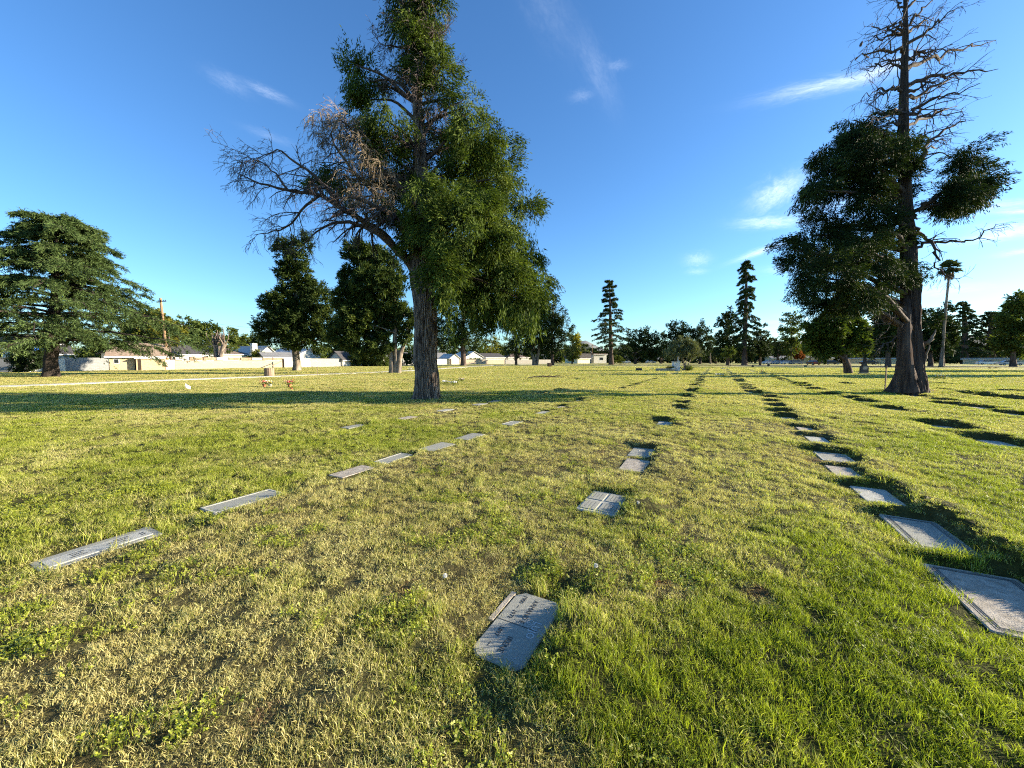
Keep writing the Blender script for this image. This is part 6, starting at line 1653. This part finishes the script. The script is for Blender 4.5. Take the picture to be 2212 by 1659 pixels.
# parked cars, far off
def car(px, Y, ang, paint, label, L=4.6, W=1.8, Hh=1.45):
    b = at(px, Y); root = thing('parked_car', label, 'car', (*b, .0), 'cars parked along the far road'); root.location.z = .02
    ca, sa = math.cos(ang), math.sin(ang)
    def tr(p): p = np.asarray(p, float); return np.stack([p[:, 0] * ca - p[:, 1] * sa, p[:, 0] * sa + p[:, 1] * ca, p[:, 2]], 1)
    prof = [(-.5, .28), (-.49, .62), (-.36, .70), (-.22, .98), (.18, 1.0), (.34, .70), (.48, .62), (.5, .28)]
    def shell(pr, w0, w1, zk):
        n = len(pr); a = [(x * L, -W / 2 * (w0 if z < .72 else w1), z * Hh) for x, z in pr]; c = [(x, -y, z) for x, y, z in a]
        q = [(i, (i + 1) % n, (i + 1) % n + n, i + n) for i in range(n)]
        m = n // 2; q += [(i, i + 1, n - 2 - i, n - 1 - i) for i in range(m - 1)] + [(n + n - 1 - i, n + n - 2 - i, n + i + 1, n + i) for i in range(m - 1)]
        return np.array(a + c), q
    def add(name, v, q, mat):
        g = Geo(); g.add(tr(v), q); o = g.build(name, mat, root); return o
    v, q = shell([(-.5, .22), (-.495, .62), (-.36, .69), (.35, .69), (.485, .60), (.5, .22)], 1, 1, 0); add('body', v, q, paint)
    v, q = shell([(-.37, .692), (-.25, .97), (.14, .985), (.33, .692)], .93, .80, 0); add('cabin', v, q, M['glass'])
    v, q = shell([(-.25, .975), (-.22, 1.0), (.12, 1.01), (.145, .99)], .8, .8, 0); add('roof', v, q, paint)
    for x in (-.32, .32):
        for s in (-1, 1):
            a = np.linspace(0, 6.28, 15)[:-1]; g = Geo()
            p = np.array([[[x * L, s * W * .40, .32], [x * L, s * W * .505, .32]]]); v, q = tubes(p, np.array([[.32, .32]]), 14); cap = list(range(14, 28))
            g.add(tr(v), q); g.q.append(np.array([(14, 15, 16, 17), (14, 17, 18, 27), (18, 19, 20, 27), (20, 21, 26, 27), (21, 22, 25, 26), (22, 23, 24, 25)], dtype=np.int32)); w = g.build('wheel', M['wire'], root)
            v, q = tubes(np.array([[[x * L, s * W * .5, .32], [x * L, s * W * .515, .32]]]), np.array([[.19, .17]]), 10); g = Geo(); g.add(tr(v), q); g.q.append(np.array([(10, 11, 12, 13), (10, 13, 14, 19), (14, 15, 18, 19), (15, 16, 17, 18)], dtype=np.int32)); g.build('rim', M['steel'], w)
    for e, mt, nm in ((-.497, lamp_red, 'tail_light'), (.492, lamp_white, 'headlight')):
        for s in (-1, 1):
            g = Geo(); bx = Geo(); box(bx, (e * L, s * W * .38, .55 * Hh), (.05, .3, .16)); g.add(tr(bx.v[0]), BOXQ); g.build(nm, mt, root)
lamp_red = pmat('tail_lamp', (.5, .02, .02), .3); lamp_white = pmat('head_lamp', (.8, .8, .78), .2)
pw = pmat('white_paint', (.72, .72, .72), .3, spec=.5); pg_ = pmat('grey_paint', (.22, .23, .25), .3, spec=.5); pd = pmat('dark_red_paint', (.09, .015, .015), .3, spec=.5); pk = pmat('black_paint', (.02, .02, .022), .3, spec=.5); pb = pmat('silver_paint', (.45, .46, .48), .3, spec=.5)
car(1662, 142, .1, pw, 'white car parked left of the round bushy tree')
car(1683, 140, .0, pb, 'silver car parked just right of the white one')
car(1702, 138, -.1, pw, 'white car at the foot of the poplar')
car(1719, 137, -.2, pg_, 'grey car right of the poplar foot')
car(1757, 118, 1.35, pd, 'dark red car seen end on, left of the leaning tree')
car(1796, 130, -.2, pk, 'black car glimpsed under the leaning tree crown')
car(1877, 128, -.3, pk, 'black car right behind the dark headstone')
car(2183, 108, -.5, pb, 'silver car at the far right edge under the trees')
car(2132, 128, -.4, pw, 'white car glimpsed between the dark conifers')
car(1352, 190, 0, pw, 'white car far off right of the lone pine')
car(1405, 190, 0, pb, 'silver car far off under the low dark trees')

# trees outside the right edge whose long shadows cross the lawn
make_round(2420, 812, [[(2420, 814, 12), (2420, 780, 9), (2420, 700, 6), (2420, 620, 2)]], [(2400, 680, 50, 40), (2440, 640, 50, 40), (2420, 600, 36, 36), (2450, 700, 50, 40), (2390, 720, 40, 30)], 'cedar standing outside the right edge', 55, M['cedar_dark'], M['bark_dark'], Ll=.5, Wl=.2, Y=37)
make_round(2500, 800, [[(2500, 812, 10), (2500, 780, 7), (2500, 660, 2)]], [(2480, 700, 50, 36), (2520, 670, 50, 40), (2500, 640, 36, 30)], 'second cedar standing outside the right edge', 56, M['cedar_dark'], M['bark_dark'], Ll=.5, Wl=.2, Y=52)

# hills
def hills():
    g = Geo(); n = 200
    px = np.linspace(-400, 3200, n)
    def prof(px):
        h = 12 + 14 * vnoise(px, px * 0, 120, 61) + 6 * vnoise(px, px * 0, 33, 62)
        h = h + 24 * np.exp(-((px - 1262) / 30) ** 2)
        return h
    for Y, f, nm in ((7000, lambda p: prof(p) + 20 * np.exp(-((p - 1660) / 26) ** 2), 'far'), (2600, lambda p: 48 * sstep(1664, 1690, p) * (1 - .12 * sstep(1700, 1745, p)) + 8 * sstep(1745, 1890, p) - 30 * sstep(2100, 2300, p), 'near')):
        rows = []
        for j, (dy, fr) in enumerate(((-.12, 0), (-.06, .45), (0, 1), (.08, .8), (.2, 0))):
            hh = f(px) * fr * (1 + .12 * (vnoise(px, px * 0 + j * 40, 18, 66) - .5))
            Yj = Y * (1 + dy)
            rows.append(np.stack([(px - CX) / F * Yj, np.full(n, Yj), np.where(hh > .3, 1.5 + hh * Yj / F, -30)], 1))
        rows = np.array(rows); idx = np.arange(5 * n).reshape(5, n)
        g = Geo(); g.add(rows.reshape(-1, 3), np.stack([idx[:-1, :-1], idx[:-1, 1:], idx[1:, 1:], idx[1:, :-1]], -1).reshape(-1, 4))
        o = g.build('hills', pmat('hill_' + nm, (.13, .14, .14), 1.0, (.20, .20, .19), .004), smooth=True)  # grey slopes with the distance haze put into their colour; no air volume
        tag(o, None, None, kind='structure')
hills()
